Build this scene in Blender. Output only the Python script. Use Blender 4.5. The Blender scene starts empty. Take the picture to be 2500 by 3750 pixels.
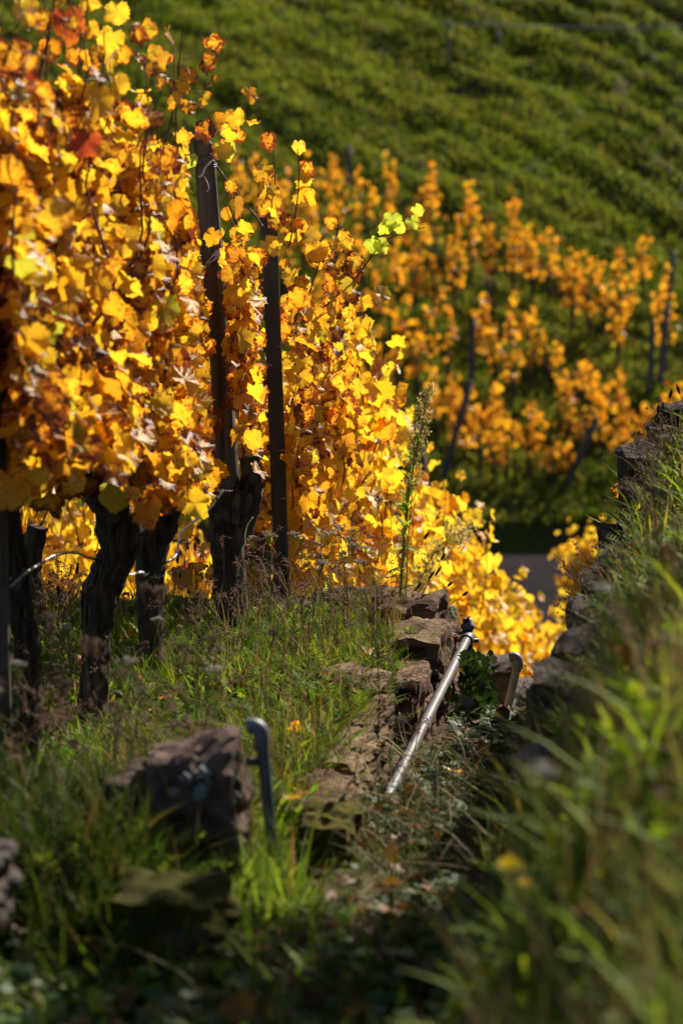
import bpy, bmesh, math, random
import numpy as np
from mathutils import Vector, Matrix

rng = np.random.default_rng(7)
random.seed(7)
SC = bpy.context.scene
C = SC.collection
R = math.radians

# ------------------------------------------------------------------ camera, sky, sun, exposure
PITCH = R(8.0)
F = 100 / 36 * 3750            # focal length in photo pixels
cam_d = bpy.data.cameras.new('camera')
cam = bpy.data.objects.new('camera', cam_d); C.objects.link(cam)
cam_d.sensor_fit = 'VERTICAL'; cam_d.sensor_height = 36; cam_d.sensor_width = 24
cam_d.lens = 100; cam_d.clip_start = 0.1; cam_d.clip_end = 600
cam.location = (0, 0, 0); cam.rotation_euler = (math.pi / 2 - PITCH, 0, 0)
cam_d.dof.use_dof = True; cam_d.dof.focus_distance = 10.9; cam_d.dof.aperture_fstop = 2.8
cam_d.dof.aperture_blades = 9
SC.camera = cam

SUN_AZ, SUN_EL = R(34), R(37)   # to the right of the view direction, in front of the camera
w = bpy.data.worlds.new('World'); SC.world = w; w.use_nodes = True
nt = w.node_tree; bg = nt.nodes['Background']
sky = nt.nodes.new('ShaderNodeTexSky'); sky.sky_type = 'NISHITA'; sky.sun_disc = False
sky.sun_elevation = SUN_EL; sky.sun_rotation = SUN_AZ
nt.links.new(sky.outputs[0], bg.inputs[0]); bg.inputs[1].default_value = 0.05
sun_d = bpy.data.lights.new('sun', 'SUN'); sun_d.energy = 5.0; sun_d.angle = R(0.53)
sun_d.color = (1.0, 0.89, 0.72)
sun = bpy.data.objects.new('sun', sun_d); C.objects.link(sun)
SV = Vector((math.sin(SUN_AZ) * math.cos(SUN_EL), math.cos(SUN_AZ) * math.cos(SUN_EL), math.sin(SUN_EL)))
sun.rotation_euler = SV.to_track_quat('Z', 'Y').to_euler()
sun.location = SV * 30
SC.view_settings.view_transform = 'Standard'; SC.view_settings.look = 'None'
SC.view_settings.exposure = 0.9; SC.view_settings.gamma = 1.0
SC.view_settings.use_curve_mapping = False
SC.render.engine = 'CYCLES'
SC.cycles.max_bounces = 8; SC.cycles.transmission_bounces = 6; SC.cycles.diffuse_bounces = 6
SC.cycles.use_denoising = True

# ------------------------------------------------------------------ small helpers
CP, SP = math.cos(PITCH), math.sin(PITCH)
def P(px, py, Y):
    """point of the place seen at photo pixel (px, py), Y metres ahead"""
    a = (px - 1250) / F; b = (1875 - py) / F
    k = Y / (CP + b * SP)
    return Vector((a * k, Y, (b * CP - SP) * k))
def PX(p):
    """photo pixel column of a point (only used to put things in left-to-right order)"""
    return 1250 + F * p[0] / (p[1] * CP - p[2] * SP)

def hsh(ix, iy, iz, s):
    h = (ix.astype(np.int64) * 374761393 + iy.astype(np.int64) * 668265263 + iz.astype(np.int64) * 2147483647 + s * 1274126177) & 0xFFFFFFFF
    h = ((h ^ (h >> 13)) * 1274126177) & 0xFFFFFFFF
    return ((h ^ (h >> 16)) & 0xFFFFFF) / float(0xFFFFFF)
def vn(p, s=0):
    """value noise, p (N,3) -> (N,) in -1..1"""
    p = np.asarray(p, float); i = np.floor(p); f = p - i; f = f * f * (3 - 2 * f)
    x, y, z = i[:, 0], i[:, 1], i[:, 2]; r = 0
    for dx in (0, 1):
        for dy in (0, 1):
            for dz in (0, 1):
                wgt = (f[:, 0] if dx else 1 - f[:, 0]) * (f[:, 1] if dy else 1 - f[:, 1]) * (f[:, 2] if dz else 1 - f[:, 2])
                r = r + wgt * hsh(x + dx, y + dy, z + dz, s)
    return r * 2 - 1
def n2(x, y, s=0):
    return vn(np.stack([x, y, np.zeros_like(x)], 1), s)
def fbm2(x, y, s=0, o=3):
    r = 0; a = 1.0
    for k in range(o):
        r = r + a * n2(x * 2 ** k, y * 2 ** k, s + k); a *= .5
    return r
def sstep(a, b, x):
    t = np.clip((x - a) / (b - a), 0, 1); return t * t * (3 - 2 * t)

def np_mesh(name, V, Fs, mat=None, attrs=None, smooth=False):
    """Fs: (n,3) or (n,4) array, or a list of such arrays"""
    if not isinstance(Fs, list): Fs = [Fs]
    me = bpy.data.meshes.new(name)
    V = np.asarray(V, np.float32)
    me.vertices.add(len(V)); me.vertices.foreach_set('co', V.ravel())
    loops = np.concatenate([f.ravel() for f in Fs]).astype(np.int32)
    sizes = np.concatenate([np.full(len(f), f.shape[1], np.int32) for f in Fs])
    me.loops.add(len(loops)); me.loops.foreach_set('vertex_index', loops)
    me.polygons.add(len(sizes))
    st = np.zeros(len(sizes), np.int32); st[1:] = np.cumsum(sizes)[:-1]
    me.polygons.foreach_set('loop_start', st)
    if smooth: me.polygons.foreach_set('use_smooth', np.ones(len(sizes), bool))
    for k, a in (attrs or {}).items():
        a = np.asarray(a, np.float32)
        if a.ndim == 1:
            at = me.attributes.new(k, 'FLOAT', 'POINT'); at.data.foreach_set('value', a)
        else:
            at = me.attributes.new(k, 'FLOAT_VECTOR', 'POINT'); at.data.foreach_set('vector', a.ravel())
    me.update(calc_edges=True)
    if mat: me.materials.append(mat)
    return me
def link(name, me, parent=None, loc=None):
    o = bpy.data.objects.new(name, me); C.objects.link(o)
    if parent: o.parent = parent
    if loc is not None: o.location = loc
    return o
def tag(o, label=None, cat=None, group=None, kind=None):
    if label: o['label'] = label
    if cat: o['category'] = cat
    if group: o['group'] = group
    if kind: o['kind'] = kind
    return o
def thing(name, label, cat, loc, group=None):
    o = bpy.data.objects.new(name, None); C.objects.link(o); o.location = loc
    o.empty_display_size = .1
    return tag(o, label, cat, group)

class MB:
    """collects pieces of one mesh"""
    def __init__(s): s.v = []; s.f3 = []; s.f4 = []; s.n = 0
    def add(s, V, F3=None, F4=None):
        s.v.append(np.asarray(V, float))
        if F3 is not None and len(F3): s.f3.append(np.asarray(F3) + s.n)
        if F4 is not None and len(F4): s.f4.append(np.asarray(F4) + s.n)
        s.n += len(V)
    def mesh(s, name, mat, off=(0, 0, 0), smooth=True, rnd=None):
        fs = []
        if s.f4: fs.append(np.concatenate(s.f4))
        if s.f3: fs.append(np.concatenate(s.f3))
        V = np.concatenate(s.v)
        return np_mesh(name, V - np.asarray(off, float), fs, mat, smooth=smooth)

def resample(pts, n):
    """Catmull-Rom through pts, n points"""
    p = np.array([tuple(q) for q in pts], float)
    if len(p) == 2:
        t = np.linspace(0, 1, n)[:, None]; return p[0] * (1 - t) + p[1] * t
    e = np.vstack([2 * p[0] - p[1], p, 2 * p[-1] - p[-2]])
    out = []
    for q in np.linspace(0, len(p) - 1 - 1e-9, n):
        i = int(q); t = q - i; a, b, c, d = e[i:i + 4]
        out.append(.5 * (2 * b + (c - a) * t + (2 * a - 5 * b + 4 * c - d) * t * t + (3 * b - a - 3 * c + d) * t ** 3))
    return np.array(out)
def frames(p):
    d = np.gradient(p, axis=0); d /= np.linalg.norm(d, axis=1)[:, None] + 1e-12
    ref = np.array([0, 0, 1.0]) if abs(d[0, 2]) < .8 else np.array([0, 1.0, 0])
    A = np.zeros_like(p); B = np.zeros_like(p)
    a = np.cross(d[0], ref); a /= np.linalg.norm(a)
    for i in range(len(p)):
        a = a - d[i] * a.dot(d[i]); a /= np.linalg.norm(a) + 1e-12
        A[i] = a; B[i] = np.cross(d[i], a)
    return d, A, B
def tube(mb, pts, rad, sides=8, n=None, cap=True, rough=None):
    """rough(theta, s) -> radius factor"""
    p = resample(pts, n) if n else np.array([tuple(q) for q in pts], float)
    m = len(p)
    r = np.interp(np.linspace(0, 1, m), np.linspace(0, 1, len(np.atleast_1d(rad))), np.atleast_1d(rad))
    d, A, B = frames(p)
    th = np.linspace(0, 2 * math.pi, sides, endpoint=False)
    ss = np.concatenate([[0], np.cumsum(np.linalg.norm(np.diff(p, axis=0), axis=1))])
    TH, S = np.meshgrid(th, ss)
    RR = r[:, None] * (rough(TH, S) if rough else 1)
    V = p[:, None, :] + RR[..., None] * (np.cos(TH)[..., None] * A[:, None, :] + np.sin(TH)[..., None] * B[:, None, :])
    V = V.reshape(-1, 3)
    i, j = np.meshgrid(np.arange(m - 1), np.arange(sides), indexing='ij')
    j2 = (j + 1) % sides
    q = np.stack([i * sides + j, i * sides + j2, (i + 1) * sides + j2, (i + 1) * sides + j], -1).reshape(-1, 4)
    f3 = []
    if cap:
        V = np.vstack([V, p[0], p[-1]])
        a, b = m * sides, m * sides + 1
        for k in range(sides):
            f3.append((a, (k + 1) % sides, k)); f3.append((b, (m - 1) * sides + k, (m - 1) * sides + (k + 1) % sides))
    mb.add(V, np.array(f3) if f3 else None, q)

# ------------------------------------------------------------------ materials
def newmat(name):
    m = bpy.data.materials.new(name); m.use_nodes = True
    nt = m.node_tree; nt.nodes.clear()
    out = nt.nodes.new('ShaderNodeOutputMaterial')
    return m, nt, out
def N(nt, t, **kw):
    n = nt.nodes.new(t)
    for k, v in kw.items():
        if k in n.inputs: n.inputs[k].default_value = v
        else: setattr(n, k, v)
    return n
def ramp(nt, fac, stops, interp='LINEAR'):
    r = nt.nodes.new('ShaderNodeValToRGB'); e = r.color_ramp
    e.interpolation = interp
    while len(e.elements) < len(stops): e.elements.new(.5)
    for el, (p, c) in zip(e.elements, stops):
        el.position = p; el.color = (*c, 1)
    nt.links.new(fac, r.inputs[0]); return r.outputs[0]
def mixc(nt, fac, a, b, mode='MIX'):
    m = nt.nodes.new('ShaderNodeMix'); m.data_type = 'RGBA'; m.blend_type = mode
    for s, v in ((0, fac), (6, a), (7, b)):
        if isinstance(v, (float, int)): m.inputs[s].default_value = v
        elif isinstance(v, tuple): m.inputs[s].default_value = (*v, 1)
        else: nt.links.new(v, m.inputs[s])
    return m.outputs[2]
def math_(nt, op, a, b=None, c=None):
    m = nt.nodes.new('ShaderNodeMath'); m.operation = op
    for i, v in enumerate((a, b, c)):
        if v is None: continue
        if isinstance(v, (float, int)): m.inputs[i].default_value = v
        else: nt.links.new(v, m.inputs[i])
    return m.outputs[0]
def noise(nt, vec, scale, detail=4, rough=.55, dim='3D', w=None):
    n = nt.nodes.new('ShaderNodeTexNoise'); n.noise_dimensions = dim
    n.inputs['Scale'].default_value = scale; n.inputs['Detail'].default_value = detail; n.inputs['Roughness'].default_value = rough
    if vec is not None: nt.links.new(vec, n.inputs['Vector'])
    if w is not None: nt.links.new(w, n.inputs['W'])
    return n.outputs['Fac']
def bump(nt, h, strength, dist):
    b = nt.nodes.new('ShaderNodeBump'); b.inputs['Strength'].default_value = strength; b.inputs['Distance'].default_value = dist
    nt.links.new(h, b.inputs['Height']); return b.outputs[0]
def thin(nt, out, col, trans, fac, rough=.45, spec=.5, nrm=None):
    """leaf-like sheet: principled front mixed with translucent light from behind"""
    p = nt.nodes.new('ShaderNodeBsdfPrincipled'); p.inputs['Roughness'].default_value = rough
    p.inputs['Specular IOR Level'].default_value = spec
    nt.links.new(col, p.inputs['Base Color'])
    t = nt.nodes.new('ShaderNodeBsdfTranslucent'); nt.links.new(trans, t.inputs[0])
    if nrm is not None: nt.links.new(nrm, p.inputs['Normal']); nt.links.new(nrm, t.inputs['Normal'])
    mx = nt.nodes.new('ShaderNodeMixShader'); mx.inputs[0].default_value = fac
    nt.links.new(p.outputs[0], mx.inputs[1]); nt.links.new(t.outputs[0], mx.inputs[2])
    nt.links.new(mx.outputs[0], out.inputs[0])

def vine_leaf_mat(name, stops, blotch=.5):
    m, nt, out = newmat(name)
    at = N(nt, 'ShaderNodeAttribute', attribute_name='rnd'); lf = N(nt, 'ShaderNodeAttribute', attribute_name='lf')
    oi = N(nt, 'ShaderNodeObjectInfo')
    rnd = math_(nt, 'FRACT', math_(nt, 'ADD', at.outputs['Fac'], oi.outputs['Random']))
    base = ramp(nt, rnd, stops)
    wv = math_(nt, 'MULTIPLY', rnd, 97.0)
    nz = noise(nt, lf.outputs['Vector'], 4.5, 4, .65, '4D', wv)
    nz2 = noise(nt, lf.outputs['Vector'], 16, 2, .6, '4D', wv)
    sep = N(nt, 'ShaderNodeSeparateXYZ'); nt.links.new(lf.outputs['Vector'], sep.inputs[0])
    r2 = math_(nt, 'MULTIPLY', sep.outputs[2], .30)
    # amount of browning differs from leaf to leaf
    amt = math_(nt, 'MULTIPLY', math_(nt, 'FRACT', math_(nt, 'MULTIPLY', rnd, 13.7)), .33 * blotch * 2)
    v = math_(nt, 'ADD', math_(nt, 'ADD', nz, r2), amt)
    f1 = ramp(nt, v, [(0.0, (0, 0, 0)), (.84, (0, 0, 0)), (.94, (1, 1, 1))])
    f2 = ramp(nt, math_(nt, 'ADD', nz2, math_(nt, 'MULTIPLY', amt, .5)), [(0, (0, 0, 0)), (.62, (0, 0, 0)), (.70, (.85, .85, .85))])
    f3 = ramp(nt, v, [(0.0, (0, 0, 0)), (1.02 * .93, (0, 0, 0)), (1.0, (1, 1, 1))])
    c = mixc(nt, math_(nt, 'MULTIPLY', f1, .85), base, (.70, .23, .016))
    c = mixc(nt, f2, c, (.55, .19, .018))
    c = mixc(nt, f3, c, (.16, .035, .012))
    tr = mixc(nt, 1.0, c, (1.0, .97, .75), 'MULTIPLY')
    bp = bump(nt, nz2, .35, .01)
    thin(nt, out, mixc(nt, .12, c, (.60, .48, .28)), tr, .62, .34, .6, bp)
    return m
YEL = [(0, (.95, .58, .026)), (.20, (.96, .67, .045)), (.36, (.94, .48, .018)), (.48, (.92, .66, .05)), (.60, (.92, .44, .018)),
       (.72, (.74, .66, .05)), (.78, (.95, .58, .028)), (.88, (.80, .30, .018)), (.95, (.50, .54, .05)), (1.0, (.32, .06, .016))]
ORA = [(0, (.86, .42, .02)), (.3, (.90, .50, .025)), (.55, (.80, .33, .016)), (.75, (.88, .48, .025)), (.88, (.52, .14, .012)), (.95, (.5, .4, .03)), (1, (.3, .07, .015))]
M_leaf = vine_leaf_mat('vine_leaf', YEL)
M_leaf_far = vine_leaf_mat('vine_leaf_hill', ORA, .3)
M_leaf_red = vine_leaf_mat('vine_leaf_red', [(0, (.34, .045, .02)), (.5, (.46, .06, .02)), (1, (.28, .04, .025))], .3)
M_leaf_green = vine_leaf_mat('vine_leaf_green', [(0, (.55, .66, .06)), (.5, (.68, .74, .08)), (1, (.42, .56, .06))], .12)
M_leaf_rust = vine_leaf_mat('vine_leaf_rust', [(0, (.88, .42, .02)), (.4, (.80, .30, .02)), (.7, (.92, .52, .03)), (1, (.55, .14, .02))], .6)
M_leaf_low = vine_leaf_mat('vine_leaf_low', [(0, (.96, .66, .04)), (.3, (.97, .72, .05)), (.55, (.95, .58, .022)), (.75, (.94, .68, .04)), (.87, (.86, .40, .018)), (.95, (.6, .55, .04)), (1, (.4, .1, .015))], .3)

def plant_mat(name, stops, fac=.5, rough=.65, spec=.12):
    m, nt, out = newmat(name)
    at = N(nt, 'ShaderNodeAttribute', attribute_name='rnd')
    oi = N(nt, 'ShaderNodeObjectInfo')
    rnd = math_(nt, 'FRACT', math_(nt, 'ADD', at.outputs['Fac'], oi.outputs['Random']))
    c = ramp(nt, rnd, stops)
    g = N(nt, 'ShaderNodeNewGeometry'); nz = noise(nt, g.outputs['Position'], 30, 2)
    c = mixc(nt, math_(nt, 'MULTIPLY', nz, .35), c, (.05, .055, .015))
    thin(nt, out, c, mixc(nt, 1.0, c, (1, 1, .6), 'MULTIPLY'), fac, rough, spec)
    return m
GRN = [(0, (0.0476, 0.1142, 0.00952)), (.3, (0.1047, 0.1999, 0.01142)), (.55, (0.1904, 0.2951, 0.01523)), (.75, (0.3046, 0.3522, 0.0238)), (.88, (0.3237, 0.238, 0.05712)), (1.0, (0.2475, 0.1428, 0.06664))]
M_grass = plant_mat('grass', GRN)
M_grass_dark = plant_mat('grass_painted_shade', [(0, (0.0225, 0.0525, 0.009)), (.4, (0.045, 0.0825, 0.01125)), (.7, (0.0825, 0.12, 0.015)), (.88, (0.12, 0.09, 0.0375)), (1, (0.09, 0.0525, 0.03))], .35)  # darker copy of the grass, foreground and gully shade put into its colour
M_grass_bank = plant_mat('grass_bank', [(0, (0.09105, 0.169, 0.02601)), (.35, (0.182, 0.2861, 0.03902)), (.6, (0.3121, 0.3772, 0.05203)), (.8, (0.4683, 0.4422, 0.1041)), (.92, (0.3902, 0.2601, 0.1041)), (1, (0.2601, 0.1301, 0.05203))])
M_lance = plant_mat('lance_leaf', [(0, (0.09113, 0.1924, 0.01013)), (.5, (0.1721, 0.2936, 0.01418)), (.9, (0.2835, 0.3544, 0.02025)), (1, (0.3443, 0.243, 0.05063))], .55, .6, .15)
M_frond = plant_mat('yarrow_frond', [(0, (.07, .17, .025)), (.6, (.16, .26, .03)), (1, (.28, .32, .05))], .5)
M_weed_leaf = plant_mat('weed_leaf', [(0, (0.3, 0.45, 0.05)), (.6, (0.45, 0.575, 0.075)), (1, (0.575, 0.575, 0.125))], .6, .6, .1)
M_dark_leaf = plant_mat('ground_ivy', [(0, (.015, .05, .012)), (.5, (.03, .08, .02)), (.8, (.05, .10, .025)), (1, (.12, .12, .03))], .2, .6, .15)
M_lance_bank = plant_mat('bank_blade', [(0, (0.12, 0.228, 0.0144)), (.4, (0.24, 0.348, 0.0192)), (.75, (0.396, 0.432, 0.036)), (.9, (0.432, 0.324, 0.072)), (1, (0.408, 0.168, 0.048))], .55, .6, .12)
M_straw = plant_mat('dry_straw', [(0, (0.1389, 0.0868, 0.0434)), (.5, (0.2604, 0.1736, 0.07812)), (1, (0.3646, 0.2778, 0.1562))], .3, .6)
M_litter = plant_mat('dead_leaf', [(0, (0.06, 0.027, 0.012)), (.4, (0.132, 0.054, 0.024)), (.7, (0.18, 0.084, 0.036)), (1, (0.3, 0.12, 0.018))], .3, .55)
M_hillgrass = plant_mat('hill_grass', [(0, (.055, .12, .012)), (.35, (.125, .21, .018)), (.62, (.22, .29, .026)), (.82, (.31, .31, .045)), (1, (.2, .12, .05))], .45, .75, .08)

def solid(name, c1, c2, scale=20, rough=.7, spec=.3, bumps=None, metal=0, c3=None, stretch=None, coords='Object'):
    m, nt, out = newmat(name)
    tc = N(nt, 'ShaderNodeTexCoord'); vec = tc.outputs[coords]
    if stretch:
        mp = N(nt, 'ShaderNodeMapping'); mp.inputs['Scale'].default_value = stretch
        nt.links.new(vec, mp.inputs[0]); vec = mp.outputs[0]
    nz = noise(nt, vec, scale, 6, .62)
    c = ramp(nt, nz, [(.3, c1), (.7, c2)])
    oi = N(nt, 'ShaderNodeObjectInfo')
    hs_ = N(nt, 'ShaderNodeHueSaturation'); nt.links.new(c, hs_.inputs['Color'])
    nt.links.new(math_(nt, 'ADD', math_(nt, 'MULTIPLY', oi.outputs['Random'], .7), .65), hs_.inputs['Value'])
    nt.links.new(math_(nt, 'ADD', math_(nt, 'MULTIPLY', math_(nt, 'FRACT', math_(nt, 'MULTIPLY', oi.outputs['Random'], 7.3)), .04), .48), hs_.inputs['Hue'])
    c = hs_.outputs[0]
    if c3:
        nz3 = noise(nt, vec, scale * .27, 3, .6)
        c = mixc(nt, ramp(nt, nz3, [(.52, (0, 0, 0)), (.66, (1, 1, 1))]), c, c3)
    p = N(nt, 'ShaderNodeBsdfPrincipled', Roughness=rough, Metallic=metal); p.inputs['Specular IOR Level'].default_value = spec
    nt.links.new(c, p.inputs['Base Color'])
    if bumps:
        nb = noise(nt, vec, scale * bumps[0], 8, .65)
        nt.links.new(bump(nt, nb, bumps[1], bumps[2]), p.inputs['Normal'])
    nt.links.new(p.outputs[0], out.inputs[0]); return m
M_bark = solid('vine_bark', (.010, .008, .006), (.14, .112, .09), 34, .9, .15, (1.8, 1.0, .016), stretch=(1, 1, .16))
M_cane = solid('cane_bark', (.10, .028, .02), (.19, .065, .04), 30, .6, .3)
M_wood = solid('weathered_wood', (.020, .017, .017), (.125, .108, .10), 40, .8, .3, (1.4, .8, .006), stretch=(1, 1, .05))
M_postmetal = solid('dark_post', (.035, .035, .042), (.065, .065, .075), 18, .55, .4, (2, .2, .002), stretch=(1, 1, .2))
M_stone = solid('sandstone', (.085, .055, .037), (.36, .245, .165), 16, .95, .1, (3.2, 1.0, .03), c3=(.028, .024, .022), stretch=(.7, .7, 3.2))
M_stone_pale = solid('grey_stone', (.06, .048, .045), (.19, .16, .15), 14, .95, .1, (3, 1.0, .03), c3=(.04, .03, .028), stretch=(.7, .7, 2.2))
M_stone_brown = solid('brown_stone', (.06, .044, .038), (.24, .17, .14), 15, .95, .1, (3, 1.0, .03), c3=(.085, .055, .025))
M_stone_dark = solid('lichen_stone', (.022, .016, .016), (.10, .075, .07), 15, .95, .1, (3, 1.0, .03), c3=(.07, .045, .02))
M_moss = solid('mossy_stone', (.03, .032, .006), (.11, .10, .014), 14, .95, .1, (5, .9, .015), c3=(.09, .055, .04))
M_pipe = solid('galvanised_pipe', (.085, .083, .095), (.16, .155, .175), 14, .45, .35, (3, .25, .002), c3=(.10, .08, .075))
M_pipe_pale = solid('lit_tint_pipe', (.26, .24, .25), (.46, .44, .45), 25, .45, .4, (3, .2, .002), c3=(.18, .13, .11))  # pale tone stands in for sun and sky light on the short pipe
M_pipe_blue = solid('slate_pipe', (.09, .10, .13), (.17, .185, .23), 10, .5, .5, (3, .2, .002))
M_fitting = solid('dark_fitting', (.04, .042, .05), (.09, .092, .10), 20, .5, .5)
M_wire = solid('bright_wire', (.55, .55, .58), (.75, .75, .78), 40, .35, .5, metal=.6)
M_wire_dark = solid('dark_wire', (.05, .05, .07), (.12, .12, .15), 40, .45, .5, metal=.5)
M_twine = solid('white_twine', (.55, .58, .65), (.75, .75, .78), 60, .7, .3)
M_twine_blue = solid('blue_twine', (.02, .16, .45), (.05, .25, .6), 60, .7, .3)
M_yarrow_brown = solid('dry_flower', (.10, .06, .045), (.26, .17, .13), 90, .9, .1)
M_yarrow_pale = plant_mat('pale_flower', [(0, (.55, .50, .48)), (1, (.72, .68, .66))], .35, .8)
M_stem_dry = solid('dry_stem', (.09, .045, .03), (.2, .12, .07), 50, .8, .2)
M_stem_green = plant_mat('green_stem', [(0, (.27, .36, .05)), (1, (.34, .38, .07))], .3)
M_bud = plant_mat('weed_bud', [(0, (.62, .56, .26)), (1, (.70, .54, .34))], .5, .7)
M_seed = solid('seed_head', (.02, .012, .008), (.075, .045, .03), 90, .9, .1)
M_dandelion = plant_mat('yellow_petal', [(0, (.85, .62, .02)), (1, (.92, .72, .03))], .5)
M_asphalt = solid('asphalt', (.026, .023, .026), (.05, .044, .048), 1.2, .95, .0, (8, .4, .01), c3=(.034, .03, .033))

def ground_mat():
    m, nt, out = newmat('soil_and_turf')
    g = N(nt, 'ShaderNodeNewGeometry'); ps = g.outputs['Position']
    n1 = noise(nt, ps, .9, 6, .6); n3 = noise(nt, ps, 14, 6, .6)
    soil = ramp(nt, n3, [(.3, (.028, .018, .012)), (.7, (.085, .055, .036))])
    turf = ramp(nt, n3, [(.3, (.022, .040, .008)), (.7, (.07, .085, .014))])
    c = mixc(nt, ramp(nt, n1, [(.40, (0, 0, 0)), (.58, (1, 1, 1))]), soil, turf)
    p = N(nt, 'ShaderNodeBsdfPrincipled', Roughness=.95); p.inputs['Specular IOR Level'].default_value = .1
    nt.links.new(c, p.inputs['Base Color']); nt.links.new(bump(nt, n3, .8, .03), p.inputs['Normal'])
    nt.links.new(p.outputs[0], out.inputs[0]); return m
M_ground = ground_mat()

def order_word(i):
    ones = ['first', 'second', 'third', 'fourth', 'fifth', 'sixth', 'seventh', 'eighth', 'ninth', 'tenth', 'eleventh', 'twelfth', 'thirteenth', 'fourteenth', 'fifteenth', 'sixteenth', 'seventeenth', 'eighteenth', 'nineteenth', 'twentieth']
    tens = ['', '', 'twenty', 'thirty', 'forty', 'fifty', 'sixty', 'seventy', 'eighty', 'ninety']
    tenth = ['', '', 'twentieth', 'thirtieth', 'fortieth', 'fiftieth', 'sixtieth', 'seventieth', 'eightieth', 'ninetieth']
    i += 1
    return ones[i - 1] if i <= 20 else (tenth[i // 10] if i % 10 == 0 else tens[i // 10] + '-' + ones[i % 10 - 1])
# ------------------------------------------------------------------ the ground: one sheet
ROW = .165
def rowx(y, off=0): return -.53 + off + ROW * (y - 11)
def ucoord(x, y): return x - .15 * (y - 11)
def bank_u(y): return np.interp(y, [3.5, 5, 7, 9, 10], [1.36, 1.24, 1.18, 1.14, 1.12])
def hill_k(y): return .65 + .70 * sstep(41, 47, y)
def ground_z(x, y, fine=True):
    x = np.asarray(x, float).ravel(); y = np.asarray(y, float).ravel()
    u = ucoord(x, y)
    low = np.interp(y, [11.75, 12.3, 13.5, 15, 16, 20, 24, 28], [-2.45, -2.6, -3.0, -3.65, -3.95, -4.95, -5.85, -6.0])
    lt = np.interp(y, [-30, 0, 4, 5.85, 6.25, 6.95, 7.6, 8, 11.55, 11.75], [.5, -1.5, -1.80, -1.86, -1.75, -1.75, -1.98, -2.03, -2.06, -2.45]); lt = np.where(y > 11.75, low, lt)
    fl = np.interp(y, [-30, 0, 5, 10.6, 11.3, 12, 13, 16], [.8, -1.4, -1.81, -2.33, -2.46, -2.68, -3.05, -3.95]); fl = np.where(y > 16, low, fl)
    rt = np.interp(y, [-30, 0, 2.2, 3.6, 5, 7, 9, 11, 11.5, 12.2, 13, 16, 20, 26], [.9, -1.45, -1.62, -1.50, -1.32, -1.44, -1.60, -1.52, -1.56, -2.2, -2.7, -3.8, -4.9, -6.0])
    rt = rt + np.interp(y, [0, 7, 9, 11.4, 13, 22], [.5, .5, 1.0, 1.1, .3, 0]) * np.clip(u - 1.15, 0, 2.5)
    wl = np.interp(y, [5.5, 7, 8], [.35, .12, .05])
    a = sstep(.345 - wl, .365 + wl * .3, u)
    wr = np.interp(y, [6, 9, 10], [.30, .15, .06])
    bc = bank_u(y)
    b = sstep(bc - wr, bc + .02 + wr * .8, u)
    z = lt * (1 - a) + fl * a; z = z * (1 - b) + rt * b
    z = np.where(y > 28, -6.0, z)
    h = np.interp(y, [38.5, 38.8, 40, 64, 110, 200], [-6.0, -5.62, -5.35, 4.2, 22, 26])
    z = np.where(y > 38.5, h, z)
    if fine:
        near = 1 - sstep(13, 17, y)
        z = z + near * (.035 * fbm2(x * 1.7, y * 1.7, 3) + .012 * n2(x * 9, y * 9, 5))
        mid = sstep(13, 17, y) * (1 - sstep(28, 30.5, y)); z = z + mid * .05 * fbm2(x * .8, y * .8, 4)
        hi = sstep(38.7, 40.2, y)
        wv = y + hill_k(y) * x + 1.1 * fbm2(x * .40, y * .40, 8)
        t = (wv / 1.7) % 1.0
        saw = np.where(t < .72, t / .72, (1 - t) / .28)               # worn terrace steps
        up = .02 + 1.15 * sstep(1, 8, x * 1.2 + (y - 54) * .5)
        z = z + hi * (.20 * up * (saw - .5) + .12 * fbm2(x * .55, (y + hill_k(y) * x) * .95, 9) + .03 * n2(x * 3.0, y * 4, 12))
    return z
def gz(x, y): return float(ground_z(np.array([x]), np.array([y]))[0])

def lines(spec):
    out = []
    for a, b, s in spec: out.append(np.arange(a, b, s))
    return np.unique(np.concatenate(out))
xs = lines([(-90, -14, 4), (-14, -3, .2), (-3, 3, .05), (3, 14, .2), (14, 91, 4)])
ys = lines([(-25, 2, 1.5), (2, 13, .05), (13, 31, .2), (31, 38, .7), (38, 40, .1), (40, 66, .16), (66, 201, 3.5)])
X, Y = np.meshgrid(xs, ys); nx, ny = len(xs), len(ys)
V = np.stack([X.ravel(), Y.ravel(), ground_z(X, Y)], 1)
i, j = np.meshgrid(np.arange(ny - 1), np.arange(nx - 1), indexing='ij')
Q = np.stack([i * nx + j, i * nx + j + 1, (i + 1) * nx + j + 1, (i + 1) * nx + j], -1).reshape(-1, 4)
tag(link('ground', np_mesh('ground', V, Q, M_ground, smooth=True)), 'sloping vineyard ground rising to a grassy hillside beyond the road', kind='structure')
rx = np.linspace(-60, 60, 61); ry = np.array([32.6, 34, 36, 38.25]); X, Y = np.meshgrid(rx, ry)
V = np.stack([X.ravel(), Y.ravel(), np.full(X.size, -5.965)], 1)
i, j = np.meshgrid(np.arange(3), np.arange(60), indexing='ij')
Q = np.stack([i * 61 + j, i * 61 + j + 1, (i + 1) * 61 + j + 1, (i + 1) * 61 + j], -1).reshape(-1, 4)
tag(link('road', np_mesh('road', V, Q, M_asphalt)), 'grey asphalt farm road at the foot of the hillside', kind='structure')

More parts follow.
